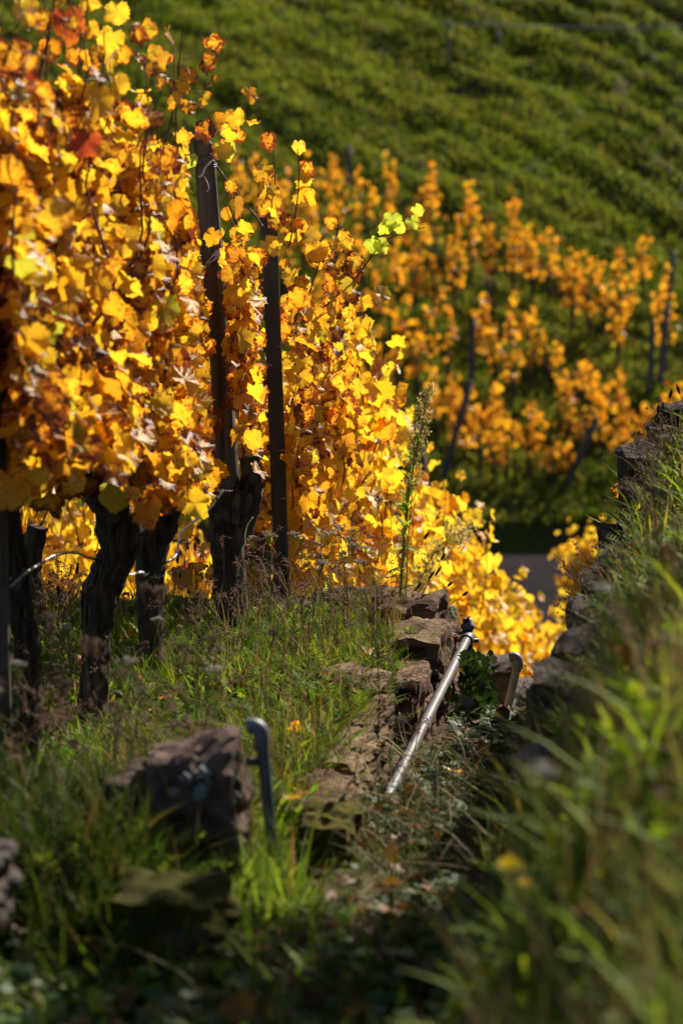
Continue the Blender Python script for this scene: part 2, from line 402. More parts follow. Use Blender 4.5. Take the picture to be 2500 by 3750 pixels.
# ------------------------------------------------------------------ leaf shapes
def leaf_shape(seed, n=38, lobed=1.0):
    r = np.random.default_rng(seed)
    th = np.linspace(-math.pi, math.pi, n, endpoint=False) + math.pi / n
    rad = np.full(n, .86)
    for c, L, wd in ((0, 1.06, .42), (1.0, 1.0, .40), (-1.0, .99, .40), (2.0, .93, .42), (-2.0, .94, .42)):
        rad = np.maximum(rad, L * (1 + .08 * r.normal()) * np.exp(-((th - c) / (wd / .72)) ** 2 * .5 * lobed))
    rad *= 1 + (.055 if n > 20 else .03) * np.where(np.arange(n) % 2 == 0, 1, -1) + .035 * r.normal(size=n)
    sin_ = np.exp(-((np.abs(th) - math.pi) / .26) ** 2); rad = rad * (1 - .5 * sin_)
    x = .54 * rad * np.sin(th) * r.uniform(.85, 1.05); y = .36 + .55 * rad * np.cos(th)
    fold = r.uniform(-.1, .55); curl = r.uniform(-.6, .9); droop = r.uniform(-.1, .6); ph = r.uniform(0, 6.28); rip = r.uniform(.06, .14)
    z = fold * np.abs(x) - curl * rad ** 2 * .35 - droop * np.clip(y, 0, 1) ** 2 * .5 + rip * np.sin(th * 4 + ph) * rad ** 2 + .018 * r.normal(size=n)
    V = np.vstack([np.stack([x, y, z], 1), [[0, .36, 0]]])
    T = np.stack([np.arange(n), (np.arange(n) + 1) % n, np.full(n, n)], 1)
    lf = np.stack([V[:, 0], V[:, 1] - .36, np.append(rad, 0)], 1)
    return V, T, lf
LEAF = [leaf_shape(100 + k, 38, 1.0 if k % 3 else .7) for k in range(14)]
LEAF_LO = [leaf_shape(200 + k, 12) for k in range(6)]
def leaf_mesh_set(mat, shapes, nm='leaf'):
    return [np_mesh(nm, v, t, mat, {'lf': l}, smooth=True) for v, t, l in shapes]
ME_LEAF = leaf_mesh_set(M_leaf, LEAF); ME_LEAF_LOW = leaf_mesh_set(M_leaf_low, LEAF[:8])
def ivy_shape(seed):
    r = np.random.default_rng(seed); n = 20
    th = np.linspace(-math.pi, math.pi, n, endpoint=False) + math.pi / n
    rad = np.full(n, .62)
    for c, L in ((0, 1.05), (1.15, .9), (-1.15, .9)): rad = np.maximum(rad, L * np.exp(-((th - c) / .5) ** 2))
    x = .5 * rad * np.sin(th); y = .36 + .52 * rad * np.cos(th); z = r.uniform(-.2, .2) * np.abs(x) + r.uniform(-.2, .1) * rad ** 2
    V = np.vstack([np.stack([x, y, z], 1), [[0, .36, 0]]])
    T = np.stack([np.arange(n), (np.arange(n) + 1) % n, np.full(n, n)], 1)
    return V, T, np.stack([V[:, 0], V[:, 1] - .36, np.append(rad, 0)], 1)
IVY = [ivy_shape(k) for k in range(5)]

def unit(v): return v / (np.linalg.norm(v, axis=-1, keepdims=True) + 1e-9)
def leaf_axes(tip, nrm):
    t = unit(tip); n = nrm - (nrm * t).sum(-1, keepdims=True) * t; n = unit(n)
    return np.cross(t, n), t, n
def leaf_cloud(pos, S, T, Nn, size, shapes, r):
    """joined leaves -> V, F, rnd, lf"""
    pick = r.integers(0, len(shapes), len(pos)); Vs, Fs, Rn, Lf = [], [], [], []; off = 0
    for k, (v, t, l) in enumerate(shapes):
        ix = np.where(pick == k)[0]
        if not len(ix): continue
        vv = pos[ix][:, None, :] + size[ix][:, None, None] * (v[None, :, 0:1] * S[ix][:, None] + v[None, :, 1:2] * T[ix][:, None] + v[None, :, 2:3] * Nn[ix][:, None])
        Vs.append(vv.reshape(-1, 3)); m = len(v)
        Fs.append((t[None] + (np.arange(len(ix)) * m)[:, None, None] + off).reshape(-1, 3)); off += m * len(ix)
        Rn.append(np.repeat(r.random(len(ix)), m)); Lf.append(np.tile(l, (len(ix), 1)))
    return np.concatenate(Vs), np.concatenate(Fs), np.concatenate(Rn), np.concatenate(Lf)
def leaf_objects(root, pos, S, T, Nn, size, meshes, r, name='leaf'):
    b = np.array(root.location)
    for k in range(len(pos)):
        o = bpy.data.objects.new(name, meshes[r.integers(0, len(meshes))]); C.objects.link(o); o.parent = root
        s = size[k]; p = pos[k] - b; a, t, n = S[k] * s, T[k] * s, Nn[k] * s
        o.matrix_basis = Matrix(((a[0], t[0], n[0], p[0]), (a[1], t[1], n[1], p[1]), (a[2], t[2], n[2], p[2]), (0, 0, 0, 1)))

# ------------------------------------------------------------------ vines
def bark_rough(seed, k=1.0):
    def f(TH, S):
        sh = TH.shape; t = TH.ravel(); s = S.ravel()
        big = vn(np.stack([np.cos(t) * 1.6, np.sin(t) * 1.6, s * 7], 1), seed)
        tw = t + s * 3.0
        rid = vn(np.stack([np.cos(tw) * 5.5, np.sin(tw) * 5.5, s * 5], 1), seed + 1)
        fin = vn(np.stack([np.cos(tw) * 12, np.sin(tw) * 12, s * 14], 1), seed + 2)
        return (1 + k * (.24 * big + .30 * rid + .17 * fin)).reshape(sh)
    return f
def bark_strips(mb, pts, rad, n, r, length=.06):
    p = resample(pts, 60); d, A, B = frames(p)
    rr = np.interp(np.linspace(0, 1, 60), np.linspace(0, 1, len(rad)), rad)
    for _ in range(n):
        i = r.integers(2, 58); th = r.uniform(0, 6.28); o = np.cos(th) * A[i] + np.sin(th) * B[i]; sd = np.cross(d[i], o)
        a = p[i] + o * rr[i] * .98; L = length * r.uniform(.5, 1.6); w = r.uniform(.002, .007); lift = r.uniform(.004, .024)
        b = a + d[i] * L * .6 + o * lift * .3; c = a + d[i] * L + o * lift + sd * r.normal() * .006
        mb.add(np.array([a - sd * w, a + sd * w, b + sd * w * .8, b - sd * w * .8, c]), [(3, 2, 4)], [(0, 1, 2, 3)])

def clear_of_posts(pos):
    """the growers keep the faces of the two posts clear of foliage"""
    k = np.ones(len(pos), bool)
    for (b, t, w, top) in POSTS:
        f = (pos[:, 2] - b[2]) / (t[2] - b[2]); c = np.array(b) + np.clip(f, 0, 1)[:, None] * (np.array(t) - np.array(b))
        dep = b[1] - pos[:, 1]                                     # how far in front of the post
        side = pos[:, 0] - c[:, 0] * (pos[:, 1] / b[1])
        k &= ~((dep > -.03) & (dep < 4) & (np.abs(side) < w) & (f < 1.05) & (f > top))
    return k
POSTS = [(P(880, 2430, 11.15), P(744, 508, 11.15), .08, -.2), (P(1040, 2330, 12.25), P(985, 792, 12.25), .082, -.2), (P(8, 2560, 8.0), P(-34, 560, 8.0), .048, -.2)]
def canopy(base, r, ncane, zlo, zhi, half, along, step=.072, size=(.062, .112), spread=1.0, rowdir=ROW, fill=0):
    """canes and the leaves that hang on them (world space)"""
    canes = []; pos = []; pet = []
    rd = unit(np.array([rowdir, 1.0, 0])); sd = np.array([rd[1], -rd[0], 0])
    for k in range(ncane):
        a0 = r.uniform(-along, along) * .6; s0 = r.normal() * .04
        z1 = r.uniform(zhi[0], zhi[1])
        p = []
        av, sv = r.normal() * .18, r.normal() * .35 * half / .22
        for t in np.linspace(0, 1, 8):
            wob = .03 * np.array([r.normal(), r.normal(), r.normal()])
            aa = a0 * min(1, t * 2.6) + av * t + (r.uniform(-along, along) * .05); s2 = s0 + np.clip(sv * t ** 1.3, -half, half)
            p.append(np.array(base) + rd * aa + sd * s2 + np.array([0, 0, zlo + (z1 - zlo) * t]) + wob * t)
        pa = resample(p, 30)
        if np.mean(clear_of_posts(pa)) > .8: canes.append(p)
        q = resample(p, max(6, int((z1 - zlo) * 1.08 / step)))
        for i in range(len(q)):
            if r.random() < .10: continue
            for _ in range(2 if r.random() < .45 and i < len(q) - 3 else 1):
                ang = r.uniform(0, 6.283); h = np.array([math.cos(ang), math.sin(ang), r.uniform(-.1, .5)])
                pos.append(q[i] + h * r.uniform(.03, .11) * spread); pet.append((q[i], h))
    for _ in range(fill):                                  # side shoots filling the hedge
        t = r.random() ** .8; a0 = r.uniform(-along, along); hh = half * (1.15 - .55 * t) * math.sqrt(r.random()) * (1 if r.random() < .65 else -1)
        q = np.array(base) + rd * a0 + sd * hh + np.array([0, 0, zlo - .08 + (np.mean(zhi) - .02 - zlo) * t])
        h = unit(np.array([r.normal() * .6 + .25, r.normal() * .6 - .5, r.uniform(0, .4)])); pos.append(q + h * .06); pet.append((q, h))
    pos = np.array(pos); H = np.array([h for _, h in pet])
    keep = clear_of_posts(pos); pos = pos[keep]; H = H[keep]; pet = [p for p, k in zip(pet, keep) if k]; n = len(pos)
    tip = np.stack([r.normal(size=n) * .5, r.normal(size=n) * .5, -1 + r.normal(size=n) * .35], 1) + .35 * H
    nrm = H * .8 + r.normal(size=(n, 3)) * .65 + np.array([0, 0, .35])
    S, T, Nn = leaf_axes(tip, nrm)
    top = (pos[:, 2] - base[2] - zlo) / (np.mean(zhi) - zlo)
    sz = r.uniform(size[0], size[1], n) * np.where(top > .95, .7, 1)
    return canes, pos, S, T, Nn, sz, pet
def vine(name, label, base, trunk, trad, arms, can, nobj, meshes, mat, shapes, seed, group=None, strips=0, extra=None, hires=False, cat='grapevine'):
    r = np.random.default_rng(seed)
    root = thing(name, label, cat, base, group)
    b = np.array(base, float)
    mb = MB(); sides, seg = (26, 70) if hires else (9, 16)
    tube(mb, trunk, trad, sides, seg, True, bark_rough(seed, 1.0))
    for ap, ar in arms: tube(mb, ap, ar, max(7, sides * 2 // 3), seg // 2 if hires else 8, True, bark_rough(seed + 9, 1.1))
    link('trunk', mb.mesh('trunk', M_bark, b), root)
    if strips:
        sb = MB(); bark_strips(sb, trunk, trad, strips, r)
        for ap, ar in arms: bark_strips(sb, ap, ar, strips // 4, r)
        tag(link('bark_strips', sb.mesh('bark_strips', M_bark, b, False), root), kind='stuff')
    canes, pos, S, T, Nn, sz, pet = can
    if canes:
        cb = MB()
        for p in canes: tube(cb, p, [.006, .0045, .002], 5, 14, False)
        if hires:
            for (q, h), e in zip(pet, pos): tube(cb, [q, (q + e) / 2 + np.array([0, 0, .006]), e], [.0014], 3, None, False)
        tag(link('canes', cb.mesh('canes', M_cane, b), root), kind='stuff')
    if len(pos):
        score = pos[:, 1] - 1.2 * pos[:, 0] * (1 if nobj else 0)
        order = np.argsort(score); a, c = order[:nobj], order[nobj:]
        if nobj: leaf_objects(root, pos[a], S[a], T[a], Nn[a], sz[a], meshes, r)
        if len(c):
            v, f, rn, lf = leaf_cloud(pos[c], S[c], T[c], Nn[c], sz[c], shapes, r)
            tag(link('leaves', np_mesh('leaves', v - b, f, mat, {'rnd': rn, 'lf': lf}, smooth=True), root), kind='stuff')
    return root
def path(pts, Yd): return [P(px, py, Yd) for px, py in pts]

near_leaves = dict(nobj=280, meshes=ME_LEAF, mat=M_leaf, shapes=LEAF[:8])
# the three vines whose trunks stand in view
tA = path([(345, 2660), (348, 2420), (357, 2290), (368, 2190), (392, 2110), (432, 2020), (446, 1870), (470, 1780)], 9.25)
tB = path([(566, 2600), (560, 2450), (548, 2290), (552, 2160), (562, 2000), (598, 1905), (604, 1800), (590, 1730)], 10.1)
tC = path([(812, 2560), (820, 2420), (828, 2300), (832, 2200), (828, 2130), (830, 2000), (830, 1890), (836, 1800)], 10.9)
def at_base(tr): return (tr[0].x, tr[0].y, tr[0].z)
def mk_near(lbl, tr, trad, arms, seed, ncane, zhi, half=.24, along=.5, zlo=.86, strips=170):
    r = np.random.default_rng(seed); b = at_base(tr)
    head = (tr[-1].x, tr[-1].y, gz(tr[0].x, tr[0].y))
    can = canopy(head, r, ncane, zlo, zhi, half, along, fill=900)
    return vine('grapevine', lbl, b, tr, trad, arms, can, seed=seed, group='old vines of the near row', strips=strips, hires=True, **near_leaves)
armA = [(path([(450, 1850), (520, 1790), (560, 1720)], 9.3), [.05, .04, .02]), (path([(440, 1900), (330, 1800), (300, 1700)], 9.2), [.045, .03, .02])]
armB = [(path([(600, 1860), (650, 1810), (655, 1730)], 10.1), [.05, .045, .02]), (path([(595, 1880), (545, 1790), (530, 1700)], 10.1), [.045, .035, .02])]
armC = [(path([(835, 1990), (890, 1890), (922, 1790), (918, 1670)], 10.95), [.05, .055, .045, .03]), (path([(830, 1900), (775, 1850), (740, 1760)], 10.9), [.05, .035, .02]),
        (path([(835, 1900), (880, 1840), (890, 1800)], 10.86), [.05, .04, .03])]
mk_near('gnarled old vine with leaning crooked trunk, leftmost of the three thick trunks in the grass', tA, [.055, .045, .047, .052, .058, .062, .072, .05], armA, 31, 15, (1.75, 2.28))
mk_near('old vine with shaggy trunk standing between the crooked trunk and the wooden post', tB, [.038, .036, .040, .048, .05, .055, .06, .045], armB, 32, 14, (1.55, 2.05))
rC = mk_near('old vine with knobby two-headed black trunk growing right against the wooden post', tC, [.03, .034, .036, .042, .046, .053, .064, .055], armC, 33, 8, (1.35, 1.9), .2, .42, .95, 220)
# vines nearer the camera at the left edge, trunks out of view below the foliage
for k, (yy, lbl, zh) in enumerate(((7.25, 'blurred yellow vine foliage nearest the camera, cut off by the left edge', (1.8, 2.3)), (8.1, 'tall golden vine rising to the upper left corner beside the leftmost post', (1.95, 2.42)), (8.38, 'dense yellow vine between the leftmost post and the crooked trunk', (1.9, 2.38)))):
    bx = rowx(yy); g = gz(bx, yy)
    tr = [Vector((bx, yy, g - .05)), Vector((bx + .02, yy, g + .4)), Vector((bx - .03, yy + .03, g + .8)), Vector((bx + .02, yy + .02, g + 1.15))]
    mk_near(lbl, tr, [.042, .036, .04, .03], [], 41 + k, 15, zh, .26, .5, 1.10 - .03 * k)
tr = path([(168, 2430), (152, 2310), (112, 2190), (104, 2060), (140, 1930)], 10.9)
mk_near('old vine with hunched dark trunk seen low between the left post and the crooked trunk', tr, [.045, .04, .05, .05, .04], [], 47, 10, (1.6, 2.0), .2, .4)
# vine at the grey post, on the lower terrace
bx = rowx(12.05); g = gz(bx, 12.05)
tr = [Vector((bx, 12.05, g - .05)), Vector((bx + .03, 12.05, g + .35)), Vector((bx, 12.0, g + .75))]
r = np.random.default_rng(61)
can = canopy((bx + .03, 12.05, g), r, 17, .55, (1.7, 2.15), .30, .55, fill=200)
vine('grapevine', 'yellow and rust vine spreading around the grey post with loose upright shoots', (bx, 12.05, g), tr, [.05, .045, .05], [], can, seed=61, group='old vines of the near row', hires=True, strips=20, **near_leaves)

# the row runs on down the slope
low_y = [12.95, 13.8, 14.7, 15.7, 16.7, 17.8, 18.9, 20.1, 21.3, 22.6, 23.7]
ordn = ['first', 'second', 'third', 'fourth', 'fifth', 'sixth', 'seventh', 'eighth', 'ninth', 'tenth', 'eleventh']
for k, yy in enumerate(low_y):
    r = np.random.default_rng(70 + k); bx = rowx(yy) + r.normal() * .04; g = gz(bx, yy)
    tr = [Vector((bx, yy, g - .05)), Vector((bx + .04 * r.normal(), yy, g + .4)), Vector((bx, yy, g + .75))]
    can = canopy((bx, yy, g), r, 15, .3, (1.55, 2.0) if yy < 18 else ((1.4, 1.8) if yy < 22 else (1.25, 1.6)), .30 if yy < 20 else .22, .6, .08, (.09, .145), fill=260)
    vine('grapevine', 'bright yellow vine of the row dropping downhill, %s below the grey post' % ordn[k], (bx, yy, g), tr, [.045, .04, .045], [], can, nobj=150, meshes=ME_LEAF_LOW, mat=M_leaf_low, shapes=LEAF[:8], seed=70 + k, group='yellow vines of the row running downhill')
r = np.random.default_rng(99); yy = 30.0; bx = P(2140, 2100, yy).x; g = gz(bx, yy)
tr = [Vector((bx, yy, g - .05)), Vector((bx, yy, g + .8))]
can = canopy((bx, yy, g), r, 14, .30, (1.38, 1.66), .21, .18, .075, (.09, .14), fill=400)
vine('grapevine', 'lone pillar-shaped yellow vine at the roadside beside the right stone wall', (bx, yy, g), tr, [.04, .04], [], can, nobj=180, meshes=ME_LEAF_LOW, mat=M_leaf_low, shapes=LEAF[:8], seed=99)
# second row, seen under and behind the first
for k, yy in enumerate((13.2, 14.4, 15.6, 16.8, 18.2)):
    r = np.random.default_rng(120 + k); bx = rowx(yy, -1.55); g = gz(bx, yy)
    tr = [Vector((bx, yy, g - .05)), Vector((bx + .03, yy, g + .5)), Vector((bx, yy, g + .85))]
    can = canopy((bx, yy, g), r, 12, .5, (1.6, 1.9), .27, .65, .085, (.09, .14))
    vine('grapevine', 'yellow vine of the row behind the old trunks, %s from the left' % ordn[k], (bx, yy, g), tr, [.045, .04, .045], [], can, nobj=60, meshes=ME_LEAF_LOW, mat=M_leaf_low, shapes=LEAF[:8], seed=120 + k, group='yellow vines of the second row')

# added vines outside the view, put in to shade the gully and near ground
for k, (bx, yy, lb) in enumerate(((1.75, 8.0, 'nearer'), (2.3, 9.3, 'farther'))):
    r = np.random.default_rng(150 + k); g = gz(bx, yy)
    tr = [Vector((bx, yy, g - .05)), Vector((bx + .03, yy, g + .5)), Vector((bx, yy, g + .95))]
    can = canopy((bx, yy, g), r, 8, .8, (2.0, 2.5), .20, .4, .09, (.08, .13), fill=90)
    vine('grapevine', 'added unseen vine shading the gully from the right bank, %s of two from the camera' % lb, (bx, yy, g), tr, [.045, .04, .045], [], can, nobj=0, meshes=None, mat=M_leaf, shapes=LEAF[:8], seed=150 + k, group='added shade vines right of the view')
# vines on the far hillside
def hill_at(px, py):
    """where the line of sight through the photo meets the hillside"""
    for yv in np.arange(38.9, 66, .05):
        p = P(px, py, yv)
        if p.z <= np.interp(yv, [38.5, 38.8, 40, 64], [-6.0, -5.62, -5.35, 4.2]): return p
    return p
HV = [(200, 60, 420), (110, 150, 400), (420, 100, 480), (510, 320, 680), (330, 220, 560), (590, 200, 560), (690, 380, 680), (780, 230, 620), (870, 400, 640),
      (950, 390, 640), (1050, 480, 800), (1130, 500, 790), (1200, 560, 800), (1300, 430, 800), (1370, 440, 640), (1260, 740, 970), (1480, 600, 980), (600, 690, 980),
      (480, 690, 1050), (340, 720, 1100), (255, 680, 1090), (150, 600, 830), (60, 830, 1120), (180, 930, 1150), (690, 840, 1030), (780, 720, 1150), (870, 750, 1030),
      (930, 860, 1010), (1040, 920, 1380), (1120, 980, 1300), (1185, 1000, 1330), (1290, 1010, 1400), (1375, 1190, 1430), (1445, 1180, 1430), (1530, 1100, 1320),
      (430, 1050, 1300), (500, 1080, 1400), (560, 1090, 1330), (630, 1150, 1430), (690, 1120, 1490), (750, 1140, 1420), (850, 1210, 1430), (890, 1200, 1400),
      (960, 1380, 1510), (1030, 1390, 1510), (220, 1180, 1390), (140, 1240, 1400), (-20, 60, 420), (-90, 100, 560), (-180, 180, 520), (-260, 120, 600), (-380, 60, 420), (-480, 20, 330), (20, 540, 820), (-70, 600, 900), (90, 420, 640), (250, 430, 680), (330, 520, 740), (420, 500, 720)]
HV = [(1250 + a * .797, 500 + t * .797, 500 + b * .797) for a, t, b in HV]
HV.sort(key=lambda q: (-(q[2] // 130), q[0]))
hv_info = []
for k, (px, pt, pb) in enumerate(HV):
    base = hill_at(px, pb + 95 + (pb - pt) * .06)
    yv = base.y; top = P(px, pt, yv).z - base.z; bot = P(px, pb, yv).z - base.z
    hv_info.append((px, pt, pb, base, bot, top))
bands = {}
for q in hv_info: bands.setdefault(int(q[2] // 130), []).append(q)
bkeys = sorted(bands, reverse=True)
bname = ['lowest', 'second lowest', 'third lowest', 'fourth lowest', 'middle', 'fifth highest', 'fourth highest', 'third highest', 'second highest', 'highest']
seed = 300
for bi, bk in enumerate(bkeys):
    bname_ = (['lowest band', 'second band up', 'third band up', 'fourth band up', 'fifth band up', 'sixth band up', 'seventh band up', 'eighth band up', 'ninth band up', 'tenth band up'])[bi]
    for ci, (px, pt, pb, base, bot, top) in enumerate(sorted(bands[bk], key=lambda q: q[0])):
        seed += 1; r = np.random.default_rng(seed); b = np.array(base)
        b[2] = gz(b[0], b[1])
        nl = int(r.uniform(70, 105) * (top - bot) / 1.2); tt = r.random(nl) ** .9
        # two or three thin arching shoots with leaves strung along them
        ns = 3; off = r.normal(size=(ns, 2)) * .085; k2 = r.integers(0, ns, nl)
        px_ = off[k2, 0] + r.normal(size=nl) * .05 * (1.45 - tt) + .06 * np.sin(tt * 6 + k2 * 2); py_ = off[k2, 1] + r.normal(size=nl) * .10
        hi = np.array([1.0, .86, .7])[k2]
        pos = b + np.stack([px_, py_, bot + (top - bot) * tt * hi], 1)
        tip = np.stack([r.normal(size=nl) * .5, r.normal(size=nl) * .5, -1 + 0 * tt], 1); nrm = r.normal(size=(nl, 3)) + np.array([0, -.3, .3])
        S, T, Nn = leaf_axes(tip, nrm); sz = r.uniform(.06, .105, nl)
        tr = [b + np.array([0, 0, -.05]), b + np.array([.03, 0, bot * .6]), b + np.array([0, 0, bot + .25])]
        canes = [[b + np.array([0, 0, bot * .5]), b + np.array([off[q, 0], off[q, 1], (bot + top) / 2]), b + np.array([off[q, 0] * 1.2, off[q, 1], bot + (top - bot) * (1, .86, .7)[q]])] for q in range(ns)]
        lab = 'small orange vine on the far hillside, %s, %s from the left' % (bname_, order_word(ci))
        vine('grapevine', lab, tuple(b), tr, [.03, .025, .02], [], (canes, pos, S, T, Nn, sz, []), nobj=0, meshes=None, mat=M_leaf_far, shapes=LEAF_LO, seed=seed, group='orange vines on the far hillside')

# ------------------------------------------------------------------ posts
def wood_post():
    b = P(880, 2430, 11.15); t = P(744, 508, 11.15)
    root = thing('wooden_post', 'tall weathered wooden post leaning left with wire wrapped around its broken top', 'post', b)
    mb = MB(); r = np.random.default_rng(5)
    def rough(TH, S):
        t_ = TH.ravel(); s = S.ravel()
        a = vn(np.stack([np.cos(t_) * 4.5, np.sin(t_) * 4.5, s * 1.6], 1), 3); c = vn(np.stack([np.cos(t_) * 11, np.sin(t_) * 11, s * 3], 1), 4)
        crack = np.exp(-((t_ - 3.9 - .15 * np.sin(s * 3)) / .12) ** 2)
        return (1 + .05 * a + .035 * c - .22 * crack).reshape(TH.shape)
    tube(mb, [b - (t - b) * .05, b.lerp(t, .5) + Vector((.006, 0, 0)), t], [.045, .042, .0405], 40, 90, True, rough)
    # splintered top edge
    d = (t - b).normalized(); me = mb.mesh('shaft', M_wood, b)
    for v in me.vertices:
        h = (Vector(v.co) - (t - b)).dot(d)
        if h > -.008:
            v.co += Vector(d) * (.022 * (vn(np.array([[v.co.x * 60, v.co.y * 60, 0]]), 8)[0]) + .012 * (1 if v.co.x < (t - b).x else -1))
    link('shaft', me, root)
    return root, b, t
wp, wb, wt = wood_post()
def on_post(py):            # axis point of the wooden post at a photo row
    k = (2430 - py) / (2430 - 508); return wb.lerp(wt, k)
def grey_post():
    b = P(1040, 2330, 12.25); t = P(985, 792, 12.25)
    root = thing('metal_post', 'straight dark grey grooved vineyard post with a flared open top', 'post', b)
    mb = MB(); d = t - b
    # open C profile, rolled from sheet
    prof = [(-.034, .02), (-.034, -.022), (-.02, -.03), (-.008, -.024), (.008, -.024), (.02, -.03), (.034, -.022), (.034, .02), (.024, .02), (.024, -.012), (-.024, -.012), (-.024, .02)]
    zs = np.concatenate([np.linspace(-.15, .93, 12), [.95, .975, 1.0]]); Vv = []
    for z in zs:
        fl = 1 + .22 * max(0, (z - .95) / .05)
        for x, y in prof: Vv.append(np.array(b) + np.array(d) * z + np.array([x * fl, y * fl, .012 * (abs(x) / .034 - .5) * (z == 1.0)]))
    n = len(prof); q = [(i * n + j, i * n + (j + 1) % n, (i + 1) * n + (j + 1) % n, (i + 1) * n + j) for i in range(len(zs) - 1) for j in range(n)]
    mb.add(np.array(Vv), None, q); link('profile', mb.mesh('profile', M_postmetal, b, False), root)
    # wire lugs along its left edge
    lug = MB(); bmv = np.array([(-.006, -.006, -.012), (.004, -.006, -.012), (.004, .006, -.012), (-.006, .006, -.012), (-.012, -.006, .012), (.004, -.006, .012), (.004, .006, .012), (-.012, .006, .012)])
    lug.add(bmv, None, [(0, 1, 2, 3), (4, 7, 6, 5), (0, 4, 5, 1), (1, 5, 6, 2), (2, 6, 7, 3), (3, 7, 4, 0)])
    me = lug.mesh('lug', M_postmetal, (0, 0, 0), False)
    for k in np.linspace(.3, .92, 9): link('lug', me, root, Vector(d) * k + Vector((-.036, -.018, 0)))
    return root, b, t
gp, gb, gt = grey_post()
def left_post():
    b = P(8, 2560, 8.0); t = P(-34, 560, 8.0)
    root = thing('wooden_post', 'dark slim post at the left edge with blue wire tied round it', 'post', b)
    mb = MB(); tube(mb, [b - (t - b) * .05, t], [.027, .024], 12, 24, True, lambda TH, S: 1 + .04 * np.sin(TH * 5) + .02 * np.sin(S * 20))
    link('shaft', mb.mesh('shaft', M_wood, b), root)
    wi = MB(); q = P(6, 2150, 8.0)
    ring = [q + Vector((.029 * math.cos(a), .029 * math.sin(a), .004 * a)) for a in np.linspace(0, 9, 24)] + [P(60, 2160, 7.97), P(90, 2080, 7.98)]
    tube(wi, ring, [.0025], 5, 60); link('tie_wire', wi.mesh('tie_wire', M_wire_dark, b), root)
left_post()
def slope_post():
    b = P(1580, 2080, 17.2); t = P(1515, 1560, 17.2)
    root = thing('wooden_post', 'blurred brown wooden post leaning among the downhill yellow vines behind the tall weed', 'post', b)
    mb = MB(); tube(mb, [b - (t - b) * .4, t], [.05, .045], 14, 24, True, lambda TH, S: 1 + .05 * np.sin(TH * 4 + S) + .02 * np.sin(S * 20))
    link('shaft', mb.mesh('shaft', M_wood, b), root)
slope_post()
for k, (x0, y0, x1, y1, dia, lbl) in enumerate([
    (1606, 1800, 1720, 1400, .05, 'slanting grey strut post at the lower end of the hillside vines, left of two'),
    (2055, 1800, 2180, 1540, .05, 'slanting grey strut post at the lower end of the hillside vines, right of two'),
    (1722, 1440, 1732, 1170, .05, 'upright grey hillside post amid the orange vines above the left slanting strut'),
    (1780, 1180, 1786, 1030, .045, 'short grey hillside post higher up amid the central orange vines'),
    (2375, 1470, 2388, 1180, .05, 'grey hillside post standing left of a pair near the right edge'),
    (2412, 1440, 2440, 1120, .05, 'grey hillside post standing right of a pair near the right edge'),
    (2447, 1130, 2462, 930, .05, 'thin grey hillside post with green-yellow foliage at the far right'),
    (1272, 700, 1278, 540, .045, 'faint grey hillside post at the top left of the orange vines'),
    (1832, 175, 1824, 120, .035, 'small pale post under the wire high on the hillside')]):
    b = hill_at(x0, y0); t = P(x1, y1, b.y + .1); b.z = min(b.z, gz(b.x, b.y)) - .05
    root = thing('vineyard_post', lbl, 'post', b, 'posts on the hillside')
    mb = MB(); tube(mb, [b, t], [dia, dia * .9], 8, 6); link('shaft', mb.mesh('shaft', M_postmetal, b), root)
    cb = MB(); tube(cb, [t - (t - b).normalized() * .002, t + (t - b).normalized() * .03], [dia * 1.05, dia * .8], 8); link('cap', cb.mesh('cap', M_fitting, b), root)
q0 = P(1600, 84, 55.6); q1 = P(2620, 94, 55.6)
mb = MB(); tube(mb, [q0, q0.lerp(q1, .5) - Vector((0, 0, .05)), q1], [.013], 6, 20); o = link('wire', mb.mesh('wire', M_wire, q0), None, q0); tag(o, 'long pale wire strung across the top of the hillside', 'wire')
for k, (px, pg, pt) in enumerate(((1640, 210, 70), (2620, 230, 70))):
    b = hill_at(px, pg); b = Vector((P(px, pg, 55.6).x, 55.6, gz(P(px, pg, 55.6).x, 55.6) - .1)); t = P(px, pt, 55.6)
    root = thing('vineyard_post', 'dark post at the left end of the long hillside wire' if k == 0 else 'dark post at the right end of the long hillside wire', 'post', b, 'posts on the hillside')
    mb = MB(); tube(mb, [b, t], [.03, .026], 8, 6); link('shaft', mb.mesh('shaft', M_wood, b), root)

# ------------------------------------------------------------------ wires and ties
def twisted(mb, pts, rad=.0022, amp=.0026, pitch=.022, n=300):
    p = resample(pts, n); d, A, B = frames(p)
    s = np.concatenate([[0], np.cumsum(np.linalg.norm(np.diff(p, axis=0), axis=1))])
    for ph in (0, math.pi):
        a = s / pitch * 2 * math.pi + ph
        tube(mb, p + amp * (np.cos(a)[:, None] * A + np.sin(a)[:, None] * B), [rad], 5)
def wire_thing(label, pts, mat, **kw):
    mb = MB(); twisted(mb, pts, **kw); return tag(link('wire', mb.mesh('wire', mat, pts[0]), None, pts[0]), label, 'wire')
wire_thing('bright twisted wire looping from the knobby trunk down to the crooked trunk', [P(815, 1800, 10.8), P(770, 1860, 10.75), P(700, 1920, 10.7), P(662, 1950, 10.6), P(655, 1990, 10.5), P(640, 2040, 10.4), P(580, 2075, 10.2), P(535, 2106, 10.0), P(518, 2096, 9.8), P(470, 2106, 9.3)], M_wire, rad=.0026, amp=.0032)
wire_thing('sagging twisted wire running left from the crooked trunk toward the leftmost post', [P(355, 2050, 9.25), P(320, 2040, 9.1), P(270, 2022, 8.9), P(200, 2036, 8.6), P(150, 2065, 8.4), P(95, 2100, 8.1), P(40, 2150, 8.0)], M_wire)
